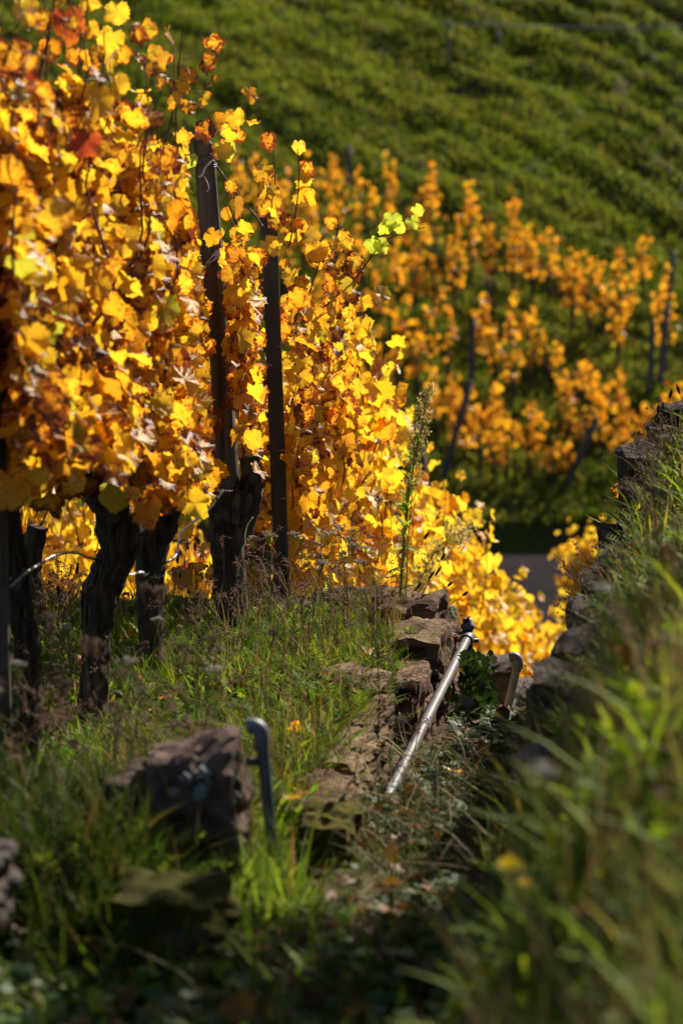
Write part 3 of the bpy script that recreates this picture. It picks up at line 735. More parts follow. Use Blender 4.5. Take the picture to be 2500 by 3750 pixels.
wire_thing('twisted trellis wire stretched from the wooden post down to the top of the grey post', [P(778, 590, 11.1), P(815, 640, 11.35), P(872, 715, 11.7), P(930, 785, 12.05), P(965, 832, 12.19), P(1000, 842, 12.19), P(1012, 826, 12.2)], M_wire_dark, rad=.0024, amp=.003, pitch=.018)
lp = MB(); q = P(868, 712, 11.68); tube(lp, [q + Vector((.012 * math.cos(a), -.002, .016 * math.sin(a))) for a in np.linspace(0, 6.2, 14)], [.0022], 5); tag(link('wire_loop', lp.mesh('wire_loop', M_wire_dark, q), None, q), 'small dark wire ring knotted midway on the stretched trellis wire', 'wire loop')
def post_ties():
    r = np.random.default_rng(12)
    specs = [(575, .012, M_wire_dark, 'blue-grey wire wound round the wooden post just below its top'), (605, .0, M_wire_dark, 'dark wire ring round the wooden post above the bright dangling wire'),
             (928, .006, M_wire_dark, 'dark wire band round the middle of the wooden post under the frayed twine'), (1205, .004, M_wire_dark, 'dark wire band round the lower middle of the wooden post'), (1500, .01, M_wire_dark, 'dark wire band round the wooden post above the knobby trunk')]
    for py, tilt, m, lb in specs:
        c = on_post(py); mb = MB()
        pts = [c + Vector((.0445 * math.cos(a), .0445 * math.sin(a), tilt * math.cos(a) + .003 * math.sin(3 * a) + .004 * a / 3)) for a in np.linspace(-1.5, 8.5, 40)]
        pts += [pts[-1] + Vector((.012, -.004, .004)), pts[-1] + Vector((.02, -.004, -.004)), pts[-1] + Vector((.008, -.006, -.01))]
        tube(mb, pts, [.0018], 5); tag(link('wire_tie', mb.mesh('wire_tie', m, c), None, c), lb, 'wire tie', 'wires tied round the wooden post')
    c = on_post(600); mb = MB()
    twisted(mb, [P(790, 578, 11.1), P(775, 590, 11.09), P(752, 615, 11.085), P(742, 640, 11.085), P(728, 648, 11.085)], n=60)
    tube(mb, [P(748, 645, 11.085), P(758, 665, 11.085), P(766, 690, 11.085), P(756, 703, 11.085)], [.0018], 5, 20)
    tag(link('wire', mb.mesh('wire', M_wire, c), None, c), 'bright bent wire end dangling on the front of the wooden post', 'wire')
    c = P(815, 925, 11.1); mb = MB(); mb2 = MB()
    for k in range(34):
        a = c + Vector(r.normal(size=3) * .006); L = r.uniform(.02, .075)
        d = Vector((r.normal() * .6 + .8, r.normal() * .4 - .2, r.normal() * .5)).normalized()
        tube(mb if k % 6 else mb2, [a, a + d * L * .5 + Vector(r.normal(size=3) * .008), a + d * L + Vector(r.normal(size=3) * .012)], [.0011], 3, 8)
    for k in range(6):
        a = P(760, 965, 11.09) + Vector(r.normal(size=3) * .006)
        tube(mb, [c, (a + c) / 2 + Vector(r.normal(size=3) * .01), a], [.0016], 4, 8)
    root = thing('twine_knot', 'frayed white and blue twine knotted on the wooden post', 'twine', c)
    link('white_strands', mb.mesh('white_strands', M_twine, c), root); link('blue_strands', mb2.mesh('blue_strands', M_twine_blue, c), root)
post_ties()
c = P(905, 1920, 10.85); mb = MB(); tube(mb, [P(925, 1895, 10.85), P(905, 1925, 10.85), P(897, 1965, 10.85), P(900, 2000, 10.85), P(912, 1996, 10.85)], [.0035], 5, 20)
tag(link('wire', mb.mesh('wire', M_wire, c), None, c), 'short pale hooked wire hanging right of the knobby trunk', 'wire')

# ------------------------------------------------------------------ stones and walls
def stone_mesh(name, dims, seed, mat, n=13, bed=.03, rnd=.40, rough=.034, slant=0):
    """a rough quarried block, size dims, standing on z=0"""
    bm = bmesh.new(); bmesh.ops.create_cube(bm, size=2.0)
    bmesh.ops.subdivide_edges(bm, edges=bm.edges[:], cuts=n, use_grid_fill=True)
    co = np.array([v.co[:] for v in bm.verts])
    L = np.linalg.norm(co, axis=1)[:, None]
    sup = co / (np.sum(np.abs(co) ** 7, axis=1) ** (1 / 7))[:, None]
    co = co * (1 - rnd) + sup * rnd
    co = co * np.array(dims) / 2
    nr = unit(co / (np.array(dims) / 2) ** 1.0)
    a = vn(co * 6.5, seed) + .5 * vn(co * 13, seed + 7); b = vn(co * 22, seed + 1) + .6 * vn(co * 55, seed + 3); lay = vn(np.stack([co[:, 0] * 3, co[:, 1] * 3, co[:, 2] * 34], 1), seed + 2)
    d = .045 * a * min(dims) / .25 + rough * .55 * b + bed * .7 * lay
    co = co + nr * d[:, None]; co[:, 2] += dims[2] / 2
    co[:, 2] *= 1 + slant * co[:, 0] / dims[0]
    co[:, 0] += .12 * dims[0] * (co[:, 2] / dims[2] - .5) * math.sin(seed)       # not quite square
    for v, c in zip(bm.verts, co): v.co = c
    me = bpy.data.meshes.new(name); bm.to_mesh(me); bm.free(); me.materials.append(mat)
    return me
def put(parent, me, loc, rz=0, name='stone', ry=0, rx_=0):
    o = link(name, me, parent); o.location = Vector(loc) - (Vector(parent.location) if parent else Vector()); o.rotation_euler = (rx_, ry, rz); return o
ANG = -math.atan(.15)
def wall_left():
    base = Vector((.3, 9, -2.3)); root = thing('stone_wall', 'low wall of rough brown sandstone blocks holding the grassy terrace beside the pipe', 'stone wall', base)
    r = np.random.default_rng(3); y = 7.0; k = 0
    while y < 11.55:
        L = r.uniform(.38, .66); yc = y + L / 2; fl = gz(.62 + .15 * (yc - 11), yc)
        top = -1.955 + .035 * r.normal()
        two = r.random() < .25; u0 = .395 + r.normal() * .018
        x = u0 - .11 + .15 * (yc - 11)
        hgt = top - fl + .12
        if two:
            h1 = hgt * r.uniform(.4, .6)
            put(root, stone_mesh('stone', (.24, L * .96, h1), 500 + k, M_stone), (x, yc, fl - .12), ANG + r.normal() * .03)
            put(root, stone_mesh('stone', (.22, L * .92, hgt - h1 - .01), 530 + k, M_stone), (x + r.normal() * .02, yc, fl - .12 + h1 + .01), ANG + r.normal() * .04)
        else:
            put(root, stone_mesh('stone', (.24, L * .95, hgt), 560 + k, M_stone), (x, yc, fl - .12), ANG + r.normal() * .04)
        y += L * .985 + .004; k += 1
    # flat coping slabs on the corner
    for px, py, yd, d in ((1620, 2320, 11.3, (.22, .36, .08)), (1560, 2450, 10.6, (.22, .34, .07))):
        q = P(px, py, yd); put(root, stone_mesh('stone', d, 600 + px, M_stone), (q.x - .06, q.y, q.z - .06), ANG + .1)
    # the end stones across the back edge of the terrace
    x = .22
    while x > -1.3:
        L = r.uniform(.28, .5); h = r.uniform(.46, .53)
        put(root, stone_mesh('stone', (L * .95, .26, h), 640 + k, M_stone_pale), (x - L / 2, 11.72 + r.normal() * .03, -2.50), r.normal() * .05); x -= L + .01; k += 1
wall_left()
def wall_right():
    base = Vector((1.2, 9.5, -2.2)); root = thing('stone_wall', 'stepped wall of dark rough stones edging the right bank', 'stone wall', base)
    S = [(2335, 1650, 10.6, (.13, .30, .36), 0), (2300, 1955, 10.3, (.20, .50, .24), .05), (2262, 2090, 9.6, (.20, .5, .24), -.05), (2225, 2200, 9.1, (.22, .5, .30), .04),
         (2175, 2330, 8.6, (.24, .5, .35), 0), (2480, 1485, 11.45, (.16, .26, .22), .1), (2440, 1560, 11.3, (.16, .22, .14), .1), (2390, 1790, 10.6, (.14, .4, .25), .1), (2110, 2430, 8.0, (.24, .5, .3), .05), (2400, 2050, 9.3, (.2, .4, .2), .2), (2330, 2240, 8.4, (.2, .4, .18), .2)]
    for k, (px, py, yd, d, rz) in enumerate(S):
        q = P(px, py, yd); put(root, stone_mesh('stone', d, 700 + k, M_stone_dark if k % 3 else M_stone_pale, 6), (q.x, q.y, q.z - d[2]), ANG + rz)
    for k, yc in enumerate((8.1, 8.7, 9.3, 9.9, 10.5, 11.05)):   # bottom course
        fl = gz(.8 + .15 * (yc - 11), yc); tp = np.interp(yc, [8, 11], [-1.9, -1.68]); x = 1.17 + .15 * (yc - 11)
        put(root, stone_mesh('stone', (.26, .57, tp - fl + .1), 760 + k, M_stone_dark, 6), (x + .02, yc, fl - .1), ANG)
wall_right()
def block(name, label, px, py, yd, d, mat, seed, rz=0, ry=0, sink=0, slant=0):
    q = P(px, py, yd); h = d[2]
    o = link(name, stone_mesh(name, d, seed, mat, 11, rnd=.45, rough=.045, slant=slant), None, (q.x, q.y, q.z - h)); o.rotation_euler = (0, ry, ANG + rz)
    return tag(o, label, 'stone')
block('stone_block', 'big dark lichen-spotted stone block standing in the grass left of the blue elbow pipe', 705, 2745, 6.75, (.22, .26, .30), M_stone_brown, 821, .1, .0, slant=.12)
block('stone_block', 'lower dark stone leaning against the left of the lichen-spotted block', 545, 2850, 6.8, (.17, .22, .24), M_stone_brown, 825, -.1)
block('mossy_stone', 'flat-topped stone covered in yellow-green moss at the lower left', 600, 3250, 6.1, (.24, .28, .2), M_moss, 813, .05)
block('mossy_stone', 'narrow stone crusted with yellow moss at the near end of the brown wall', 1215, 2990, 7.5, (.12, .24, .25), M_moss, 815)
block('stone_block', 'pale rounded stone at the left edge above the mossy stone', -30, 3140, 5.9, (.06, .2, .13), M_stone_pale, 816)
block('stone_block', 'pale sunlit rubble stone in the gap behind the long pipe', 1790, 2430, 13.6, (.24, .3, .3), M_stone_pale, 817)
block('stone_block', 'sunlit tan stone right of the bent pipe below the yellow vines', 1975, 2520, 14.0, (.3, .3, .34), M_stone_pale, 818)
block('stone_block', 'pale blurred stone lying on the right bank beside the gully', 2010, 2720, 6.6, (.10, .16, .08), M_stone_pale, 819)
# pale lichen spots on the block are grown on it
def lichen():
    ob = [o for o in C.objects if o.name.startswith('stone_block')][0]
    m = solid('lichen', (.13, .14, .15), (.24, .26, .27), 90, .95, .05)
    for px, py, s in ((690, 2850, .013), (745, 2832, .014), (765, 2862, .010), (738, 2892, .014), (732, 2915, .013), (640, 2900, .010)):
        q = P(px, py, 6.625); bm = bmesh.new(); bmesh.ops.create_icosphere(bm, subdivisions=3, radius=1)
        for v in bm.verts: v.co = Vector((v.co.x * s * 1.3, v.co.y * .014, v.co.z * s)) * (1 + .35 * math.sin(v.co.x * 5 + v.co.z * 6 + px) + .15 * math.sin(v.co.z * 13 + px))
        me = bpy.data.meshes.new('lichen_spot'); bm.to_mesh(me); bm.free(); me.materials.append(m)
        o = link('lichen_spot', me, ob); o.matrix_parent_inverse = Matrix(); o.location = ob.matrix_basis.inverted() @ q
lichen()

# ------------------------------------------------------------------ pipes
def pipes():
    a = P(1328, 3190, 8.2); b = P(1438, 2880, 8.9); t = P(1712, 2335, 11.3)
    root = thing('steel_pipe', 'long galvanised steel pipe lying along the foot of the brown stone wall', 'pipe', a)
    mb = MB(); tube(mb, [b - (t - b) * .29, t], [.0185], 20, 40); link('tube', mb.mesh('tube', M_pipe, a), root)
    mb = MB(); tube(mb, [t + Vector((.0, .02, -.30)), t + Vector((0, .02, .03))], [.022], 16, 6); link('upright', mb.mesh('upright', M_fitting, a), root)
    mb = MB(); tube(mb, [t + Vector((0, .02, .03)), t + Vector((0, .02, .034)), t + Vector((0, .02, .05)), t + Vector((0, .02, .054)), t + Vector((0, .02, .075))], [.022, .028, .028, .021, .021], 16); link('threaded_end', mb.mesh('threaded_end', M_pipe_blue, a), root)
    dr = (t - b).normalized()
    mb = MB(); tube(mb, [t - dr * .07, t - dr * .055, t - dr * .02, t + dr * .03], [.024, .027, .027, .026], 16); link('clamp', mb.mesh('clamp', M_fitting, a), root)
    mb = MB(); tube(mb, [t + Vector((-.05, 0, -.01)), t + Vector((.045, 0, -.012))], [.009], 8, 4); tube(mb, [t + Vector((-.055, 0, .018)), t + Vector((-.01, 0, .02))], [.006], 8, 4); link('bolt', mb.mesh('bolt', M_fitting, a), root)
    # white wire hanging over it
    # second pipe, further down
    e = P(1893, 2440, 11.9); f = P(1846, 2640, 11.9)
    root = thing('steel_pipe', 'short pale pipe with a bent top standing down the gully behind the long pipe', 'pipe', f)
    mb = MB(); tube(mb, [f - (e - f) * .2, e], [.018], 14, 8); link('tube', mb.mesh('tube', M_pipe_pale, f), root)
    mb = MB(); tube(mb, [e - (e - f).normalized() * .02, e + Vector((.003, 0, .022)), e + Vector((-.012, 0, .040)), e + Vector((-.036, 0, .036))], [.021, .022, .022, .022], 14, 16); link('elbow', mb.mesh('elbow', M_pipe_pale, f), root)
    # near pipe with elbow
    g = P(958, 2700, 6.75); h = P(985, 2990, 6.75); g0 = h - (g - h) * .5
    root = thing('elbow_pipe', 'blue-grey upright pipe with an elbow bent left beside the big dark stone', 'pipe', g0)
    mb = MB(); tube(mb, [g0, h, g], [.0145, .0145, .016], 18, 12); link('tube', mb.mesh('tube', M_pipe_blue, g0), root)
    mb = MB(); tube(mb, [g - Vector((0, 0, .03)), g - Vector((0, 0, .024)), g, g + Vector((-.004, 0, .018)), g + Vector((-.018, 0, .028)), g + Vector((-.036, 0, .026))], [.017, .019, .019, .0195, .0195, .0195], 18, 24); link('elbow', mb.mesh('elbow', M_pipe_blue, g0), root)
    k = P(965, 2790, 6.75); mb = MB(); tube(mb, [k + Vector((-.042, 0, .002)), k + Vector((-.012, 0, 0))], [.011], 10, 4); link('bracket', mb.mesh('bracket', M_fitting, g0), root)
pipes()
q = P(1455, 2640, 9.6); mb = MB(); tube(mb, [P(1462, 2610, 9.7), P(1460, 2660, 9.6), P(1478, 2720, 9.5), P(1500, 2755, 9.45), P(1520, 2790, 9.4)], [.003, .0022], 5, 30)
tag(link('twig', mb.mesh('twig', M_straw, q), None, q), 'pale dry twig hanging over the long steel pipe', 'twig')
q = P(1240, 2730, 9.0); mb = MB(); tube(mb, [P(1225, 2728, 8.9), P(1300, 2722, 9.0), P(1400, 2714, 9.1)], [.004, .003, .002], 5, 20); tube(mb, [P(1290, 2722, 9.0), P(1310, 2690, 9.0), P(1330, 2670, 9.05)], [.002, .001], 5, 10)
tag(link('twig', mb.mesh('twig', M_straw, q), None, q), 'bleached forked twig lying on top of the brown wall', 'twig')

# ------------------------------------------------------------------ grass and ground cover
def blades(x, y, h, wd, lean, r, segs=3, zoff=0, curl=1.0):
    n = len(x); z = ground_z(x, y) + zoff
    ang = r.uniform(0, 6.283, n); d = np.stack([np.cos(ang), np.sin(ang), 0 * ang], 1)
    fa = ang + math.pi / 2 + r.normal(size=n) * .6; sd = np.stack([np.cos(fa), np.sin(fa), 0 * fa], 1)
    base = np.stack([x, y, z - .01], 1); L = []
    for s in range(segs):
        t = s / segs; c = base + d * (lean * h * (t ** (1 + curl)))[:, None]; c[:, 2] += h * (t - .35 * lean * t * t)
        ww = wd * (1 - t ** 2 * .6) * (.75 + .5 * min(1, t * 2)) * .5
        L += [c - sd * ww[:, None], c + sd * ww[:, None]]
    c = base + d * (lean * h)[:, None]; c[:, 2] += h * (1 - .35 * lean); L.append(c)
    V = np.stack(L, 1); m = 2 * segs + 1
    f = []
    for s in range(segs - 1): a = 2 * s; f += [(a, a + 1, a + 3), (a, a + 3, a + 2)]
    a = 2 * segs - 2; f.append((a, a + 1, a + 2))
    f = np.array(f); FF = (f[None] + (np.arange(n) * m)[:, None, None]).reshape(-1, 3)
    return V.reshape(-1, 3), FF, m
def scatter(n, u0, u1, y0, y1, r, clump=0.0, cs=1.5, seed=0):
    x = []; y = []
    while len(x) < n:
        yy = r.uniform(y0, y1, n); uu = r.uniform(u0, u1, n); xx = uu + .15 * (yy - 11)
        ok = np.abs(xx) < yy * .125 + .9
        if clump: ok &= r.random(n) < np.clip(.5 + clump * fbm2(xx * cs, yy * cs, seed), 0.03, 1)
        x += list(xx[ok]); y += list(yy[ok])
    return np.array(x[:n]), np.array(y[:n])
def bank(n, r, clump, cs, seed):
    x, y = scatter(n * 2, .9, 2.7, 3.5, 11.6, r, clump, cs, seed); k = ucoord(x, y) > bank_u(y) - .10
    return x[k][:n], y[k][:n]
def grass(name, label, x, y, hr, wr, mat, r, lean=(.2, .9), segs=3):
    n = len(x); h = r.uniform(*hr, n) * (1 + .25 * n2(x * 2.2, y * 2.2, 77)); wd = r.uniform(*wr, n)
    V, FF, m = blades(x, y, h, wd, r.uniform(*lean, n), r, segs)
    pat = .22 * fbm2(x * 1.3, y * 1.3, 41)
    rn = np.repeat(np.clip(r.random(n) * .75 + .12 + pat, 0.0, .995), m)
    return tag(link(name, np_mesh(name, V, FF, mat, {'rnd': rn})), label, 'grass', kind='stuff')
r = np.random.default_rng(11)
x, y = scatter(19000, -2.4, .335, 6.3, 11.75, r, .8, 1.6, 1)
grass('grass', 'sunlit green grass on the terrace round the vine trunks', x, y, (.06, .22), (.003, .006), M_grass, r)
x, y = scatter(3600, -2.2, .42, 6.0, 11.7, r, 1.2, 1.4, 2)
grass('broad_grass', 'bright lance-shaped green leaves in the terrace turf', x, y, (.07, .17), (.010, .020), M_lance, r, (.3, .9), 4)
x, y = scatter(420, .02, .36, 6.6, 9.8, r)
grass('broad_grass', 'tufts of bright lance-shaped leaves along the top of the brown wall', x, y, (.09, .18), (.014, .024), M_lance, r, (.5, 1.1), 4)
x, y = scatter(2300, -2.2, .42, 6.3, 11.7, r, 1.0, 1.2, 3)
grass('dry_grass', 'dry brown stalks and straw standing in the terrace grass', x, y, (.12, .38), (.0018, .0035), M_straw, r, (.05, .5), 4)
x, y = scatter(5200, -1.6, 1.0, 4.4, 6.6, r, 1.2, 1.8, 4)
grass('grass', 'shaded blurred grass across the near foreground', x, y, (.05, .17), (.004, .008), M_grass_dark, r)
x, y = scatter(200, -1.5, 1.0, 4.6, 6.4, r, 1.3, 1.5, 14)
grass('broad_grass', 'broad blurred green blades in the near foreground', x, y, (.10, .2), (.012, .022), M_lance, r, (.3, .9), 4)
x, y = scatter(2100, .44, 1.08, 6.4, 9.9, r, 1.0, 2, 5)
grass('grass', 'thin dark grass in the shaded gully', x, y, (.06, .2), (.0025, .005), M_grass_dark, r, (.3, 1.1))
x, y = bank(10000, r, 1.1, 1.5, 6)
grass('grass', 'blurred grass covering the right bank', x, y, (.06, .22), (.0035, .008), M_grass_bank, r, (.15, .8))
x, y = bank(1000, r, 1.2, 1.5, 16)
grass('broad_grass', 'broad green blades among the right bank grass', x, y, (.10, .30), (.009, .020), M_lance_bank, r, (.3, .9), 4)
x, y = bank(2800, r, 1, 1.5, 17)
grass('dry_grass', 'dry straw stalks on the right bank', x, y, (.15, .38), (.002, .004), M_straw, r, (.05, .5), 4)
yy = r.uniform(12, 31, 9000); xx = r.uniform(-1, 1, 9000) * (yy * .125 + 1)
grass('grass', 'rough grass under the downhill vines', xx, yy, (.1, .3), (.008, .016), M_grass, r)
def hill_grass():
    r = np.random.default_rng(21); n = 210000
    yy = np.concatenate([r.uniform(38.75, 66, n)]); xx = r.uniform(-1, 1, n) * (yy * .125 + 1.2)
    wv = yy + hill_k(yy) * xx + 1.1 * fbm2(xx * .40, yy * .40, 8); t = (wv / 1.7) % 1.0
    bare = np.where((t > .72), .8, 0) * sstep(0, 7, xx * 1.2 + (yy - 54) * .5) + .25 * np.clip(fbm2(xx * .9, yy * .9, 31) - .3, 0, 1)
    k = r.random(n) > bare; xx, yy, t = xx[k], yy[k], t[k]; n = len(xx)
    cl = n2(xx * 1.7, yy * 1.5, 55)
    h = r.uniform(.10, .24, n) * (1 + .5 * cl); V, FF, m = blades(xx, yy, h, r.uniform(.018, .04, n), r.uniform(.3, 1.0, n), r, 2)
    st = yy + hill_k(yy) * xx
    pat = .26 * fbm2(xx * .22, st * .9, 33) + .16 * fbm2(xx * .5, yy * .6, 37) + .14 * cl
    rn = np.repeat(np.clip(r.random(n) * .55 + .2 + pat, 0, .995), m)
    tag(link('hillside_grass', np_mesh('hillside_grass', V, FF, M_hillgrass, {'rnd': rn})), 'tussocky green grass over the far hillside', 'grass', kind='stuff')
hill_grass()
def fronds(name, label, x, y, hr, r):
    """feathery yarrow leaves"""
    n = len(x); z = ground_z(x, y); K = 9
    ang = r.uniform(0, 6.283, n); L = r.uniform(*hr, n); el = r.uniform(.5, 1.35, n)
    d = np.stack([np.cos(ang) * np.cos(el), np.sin(ang) * np.cos(el), np.sin(el)], 1); sd = np.stack([-np.sin(ang), np.cos(ang), 0 * ang], 1)
    Vs = []; b = np.stack([x, y, z], 1)
    def at(t): return b + d * (L * t)[:, None] - np.array([0, 0, 1.0]) * (L * .35 * t * t)[:, None]
    for k in range(K):
        t = .12 + .86 * k / K; c = at(t); c2 = at(t + .06); w = (L * .20 * math.sin(math.pi * (.15 + .8 * t)))[:, None]
        for s in (-1, 1):
            Vs += [c, c2, c2 + sd * s * w + d * (L * .07)[:, None] + np.array([0, 0, 1.0]) * r.normal(size=(n, 1)) * .006]
    Vs += [at(0) - sd * .001, at(0) + sd * .001, at(1.0)]
    V = np.stack(Vs, 1); m = V.shape[1]; f = np.arange(m).reshape(-1, 3)
    FF = (f[None] + (np.arange(n) * m)[:, None, None]).reshape(-1, 3)
    tag(link(name, np_mesh(name, V.reshape(-1, 3), FF, M_frond, {'rnd': np.repeat(r.random(n), m)})), label, 'ground cover', kind='stuff')
x, y = scatter(10000, -2.2, .36, 7.0, 11.7, r, 1.1, 1.3, 7)
fronds('yarrow_leaves', 'feathery green yarrow leaves in the terrace grass', x, y, (.08, .20), r)
x, y = bank(5200, r, 1.1, 1.3, 8)
fronds('yarrow_leaves', 'feathery green yarrow leaves on the right bank', x, y, (.08, .2), r)
def cover(name, label, x, y, size, mat, shapes, r, lift=(.0, .05), flat=1.0, cat='ground cover'):
    u = ucoord(x, y); k = ~((np.abs(u - .455) < .055) & (y > 8.6) & (y < 11.4)); x, y = x[k], y[k]   # nothing grows under the pipe
    n = len(x); pos = np.stack([x, y, ground_z(x, y) + r.uniform(*lift, n)], 1)
    tip = np.stack([r.normal(size=n), r.normal(size=n), r.normal(size=n) * .3], 1); nrm = np.stack([r.normal(size=n) * .5, r.normal(size=n) * .5, np.full(n, flat)], 1)
    S, T, Nn = leaf_axes(tip, nrm); v, f, rn, lf = leaf_cloud(pos, S, T, Nn, r.uniform(*size, n), shapes, r)
    tag(link(name, np_mesh(name, v, f, mat, {'rnd': rn, 'lf': lf})), label, cat, kind='stuff')
x, y = scatter(4600, .36, 1.25, 5.2, 12.6, r, .9, 1.6, 9)
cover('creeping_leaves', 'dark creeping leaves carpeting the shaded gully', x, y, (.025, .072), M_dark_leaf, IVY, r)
x, y = scatter(3300, -1.6, 1.1, 4.5, 6.8, r, .9, 1.6, 10)
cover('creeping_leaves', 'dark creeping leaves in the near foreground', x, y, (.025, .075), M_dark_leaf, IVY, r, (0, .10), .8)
x, y = scatter(700, .2, 1.25, 4.6, 12.4, r)
cover('leaf_litter', 'brown dead leaves scattered in the gully', x, y, (.03, .075), M_litter, LEAF_LO, r, (.01, .06), .7, 'leaf litter')
x, y = bank(2600, r, .9, 1.6, 23)
cover('creeping_leaves', 'small green herb leaves among the right bank grass', x, y, (.025, .06), M_lance, IVY, r, (.02, .14), .6)
x, y = bank(260, r, .9, 1.6, 24)
cover('leaf_litter', 'brown and rust dead leaves caught on the right bank', x, y, (.03, .07), M_litter, LEAF_LO, r, (.02, .14), .5, 'leaf litter')
x, y = scatter(420, -1.8, .4, 5.0, 11.6, r)
cover('leaf_litter', 'brown dead leaves caught in the terrace grass', x, y, (.02, .06), M_litter, LEAF_LO, r, (.02, .10), .6, 'leaf litter')
x, y = scatter(1100, -1.8, .35, 6.5, 11.6, r, 1, 1.4, 19)
cover('clover_leaves', 'small round green leaves low in the terrace turf', x, y, (.02, .05), M_lance, IVY, r, (.01, .09), .8)

x, y = scatter(5200, -1.6, .46, 5.6, 7.5, r, .7, 1.6, 29)
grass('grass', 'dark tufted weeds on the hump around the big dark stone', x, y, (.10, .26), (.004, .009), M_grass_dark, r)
x, y = scatter(1700, -1.6, .46, 5.6, 7.6, r, .8, 1.6, 30)
fronds('yarrow_leaves', 'dark feathery leaves around the big dark stone', x, y, (.08, .2), r)
x, y = scatter(500, -1.6, 1.1, 4.6, 6.9, r)
cover('leaf_litter', 'rust and brown dead leaves in the near foreground', x, y, (.03, .08), M_litter, LEAF_LO, r, (.01, .1), .6, 'leaf litter')
x, y = scatter(600, .95, 1.35, 6.8, 9.9, r)
grass('grass', 'tangled weeds growing between the stones of the right wall', x, y, (.12, .32), (.004, .009), M_grass_bank, r)
x, y = scatter(400, .95, 1.4, 6.8, 9.9, r)
fronds('yarrow_leaves', 'feathery leaves spilling over the right wall', x, y, (.1, .22), r)
x, y = scatter(380, .42, 1.15, 5.5, 9.9, r)
grass('dry_grass', 'dead stalks lying over the gully floor', x, y, (.10, .34), (.002, .004), M_straw, r, (.9, 1.6), 4)
x, y = scatter(45, -1.9, .4, 7.4, 11.6, r)
cover('leaf_litter', 'yellow vine leaves dropped in the terrace grass', x, y, (.05, .09), M_leaf_far, LEAF[:6], r, (.02, .10), .7, 'leaf litter')
n_ = 520; x = r.uniform(-.75, -.12, n_); y = r.uniform(6.2, 6.58, n_)
fronds('weed_leaves', 'dark feathery weeds growing up in front of the big stone', x, y, (.10, .24), r)
x, y = scatter(46, -.7, 1.3, 4.6, 5.6, r)
grass('broad_grass', 'a few big bright blurred leaves close to the camera', x, y, (.10, .22), (.018, .028), M_lance_bank, r, (.4, .9), 4)
n_ = 90; x = r.uniform(-.26, -.10, n_); y = r.uniform(6.45, 6.72, n_)
fronds('weed_leaves', 'weeds hiding the foot of the elbow pipe', x, y, (.14, .30), r)
n_ = 150; x = r.uniform(-.27, -.08, n_); y = r.uniform(6.3, 6.7, n_)
grass('grass', 'tall blades hiding the foot of the elbow pipe', x, y, (.20, .36), (.005, .010), M_grass_bank, r, (.1, .5), 4)
n_ = 1500; x = r.uniform(-1.05, -.45, n_); y = r.uniform(6.2, 7.2, n_)
grass('grass', 'tall dark weeds left of the big stone', x, y, (.12, .30), (.004, .010), M_grass_dark, r, (.1, .7), 4)
n_ = 600; x = r.uniform(-.60, -.15, n_); y = r.uniform(6.15, 6.55, n_)
grass('grass', 'dark weeds around the mossy stone', x, y, (.08, .20), (.004, .010), M_grass_dark, r, (.1, .7), 4)
# fallen vine leaves big enough to pick out
ME_FALL = [np_mesh('fallen_leaf', v, t, M_litter, {'lf': l}) for v, t, l in LEAF[:5]]
ME_FALLO = [np_mesh('fallen_leaf', v, t, M_leaf_far, {'lf': l}) for v, t, l in LEAF[:5]]
for k, (px, py, yd, s, orange, lb) in enumerate([
    (1285, 2655, 9.3, .085, 1, 'orange vine leaf caught in the grass above the brown wall'), (1055, 2930, 7.0, .07, 1, 'orange curled leaf lying right of the blue elbow pipe'),
    (1345, 3180, 8.3, .07, 1, 'rust leaf lying over the near end of the steel pipe'), (1640, 2775, 9.2, .07, 1, 'yellow-brown leaf lying in the gully beside the steel pipe'),
    (380, 3530, 5.6, .05, 1, 'bright orange leaf fallen in the dark grass at the lower left'), (2268, 1765, 10.9, .075, 1, 'single golden leaf hanging at the left face of the right wall'),
    (1570, 3050, 8.0, .06, 0, 'pale brown dead leaf on the gully floor below the steel pipe'), (1740, 3110, 7.4, .08, 0, 'large dark brown dead leaf on the gully floor'),
    (1555, 3260, 7.0, .055, 0, 'pinkish dead leaf lying in the middle of the gully'), (1350, 3430, 6.1, .06, 0, 'reddish dead leaf on the ground at the bottom centre'),
    (170, 3370, 5.9, .08, 0, 'long purplish dead leaf by the mossy stone'), (860, 3660, 5.3, .08, 0, 'curled dead leaf at the bottom edge left of centre'), (2260, 3560, 4.4, .06, 1, 'orange blurred leaf low on the right bank')]):
    q = P(px, py, yd); rr = np.random.default_rng(900 + k)
    g = gz(q.x, q.y); z = max(q.z, g + .012) if k == 5 or k == 0 else g + rr.uniform(.03, .07)
    o = link('fallen_leaf', (ME_FALLO if orange else ME_FALL)[k % 5], None, (q.x, q.y, q.z if k in (0, 1, 5) else z)); o.scale = (s, s, s)
    o.rotation_euler = (R(rr.uniform(-50, 10)) if k != 5 else R(-80), R(rr.uniform(-30, 30)), rr.uniform(0, 6.28) if k != 5 else 2.0)
    tag(o, lb, 'leaf', 'fallen leaves')

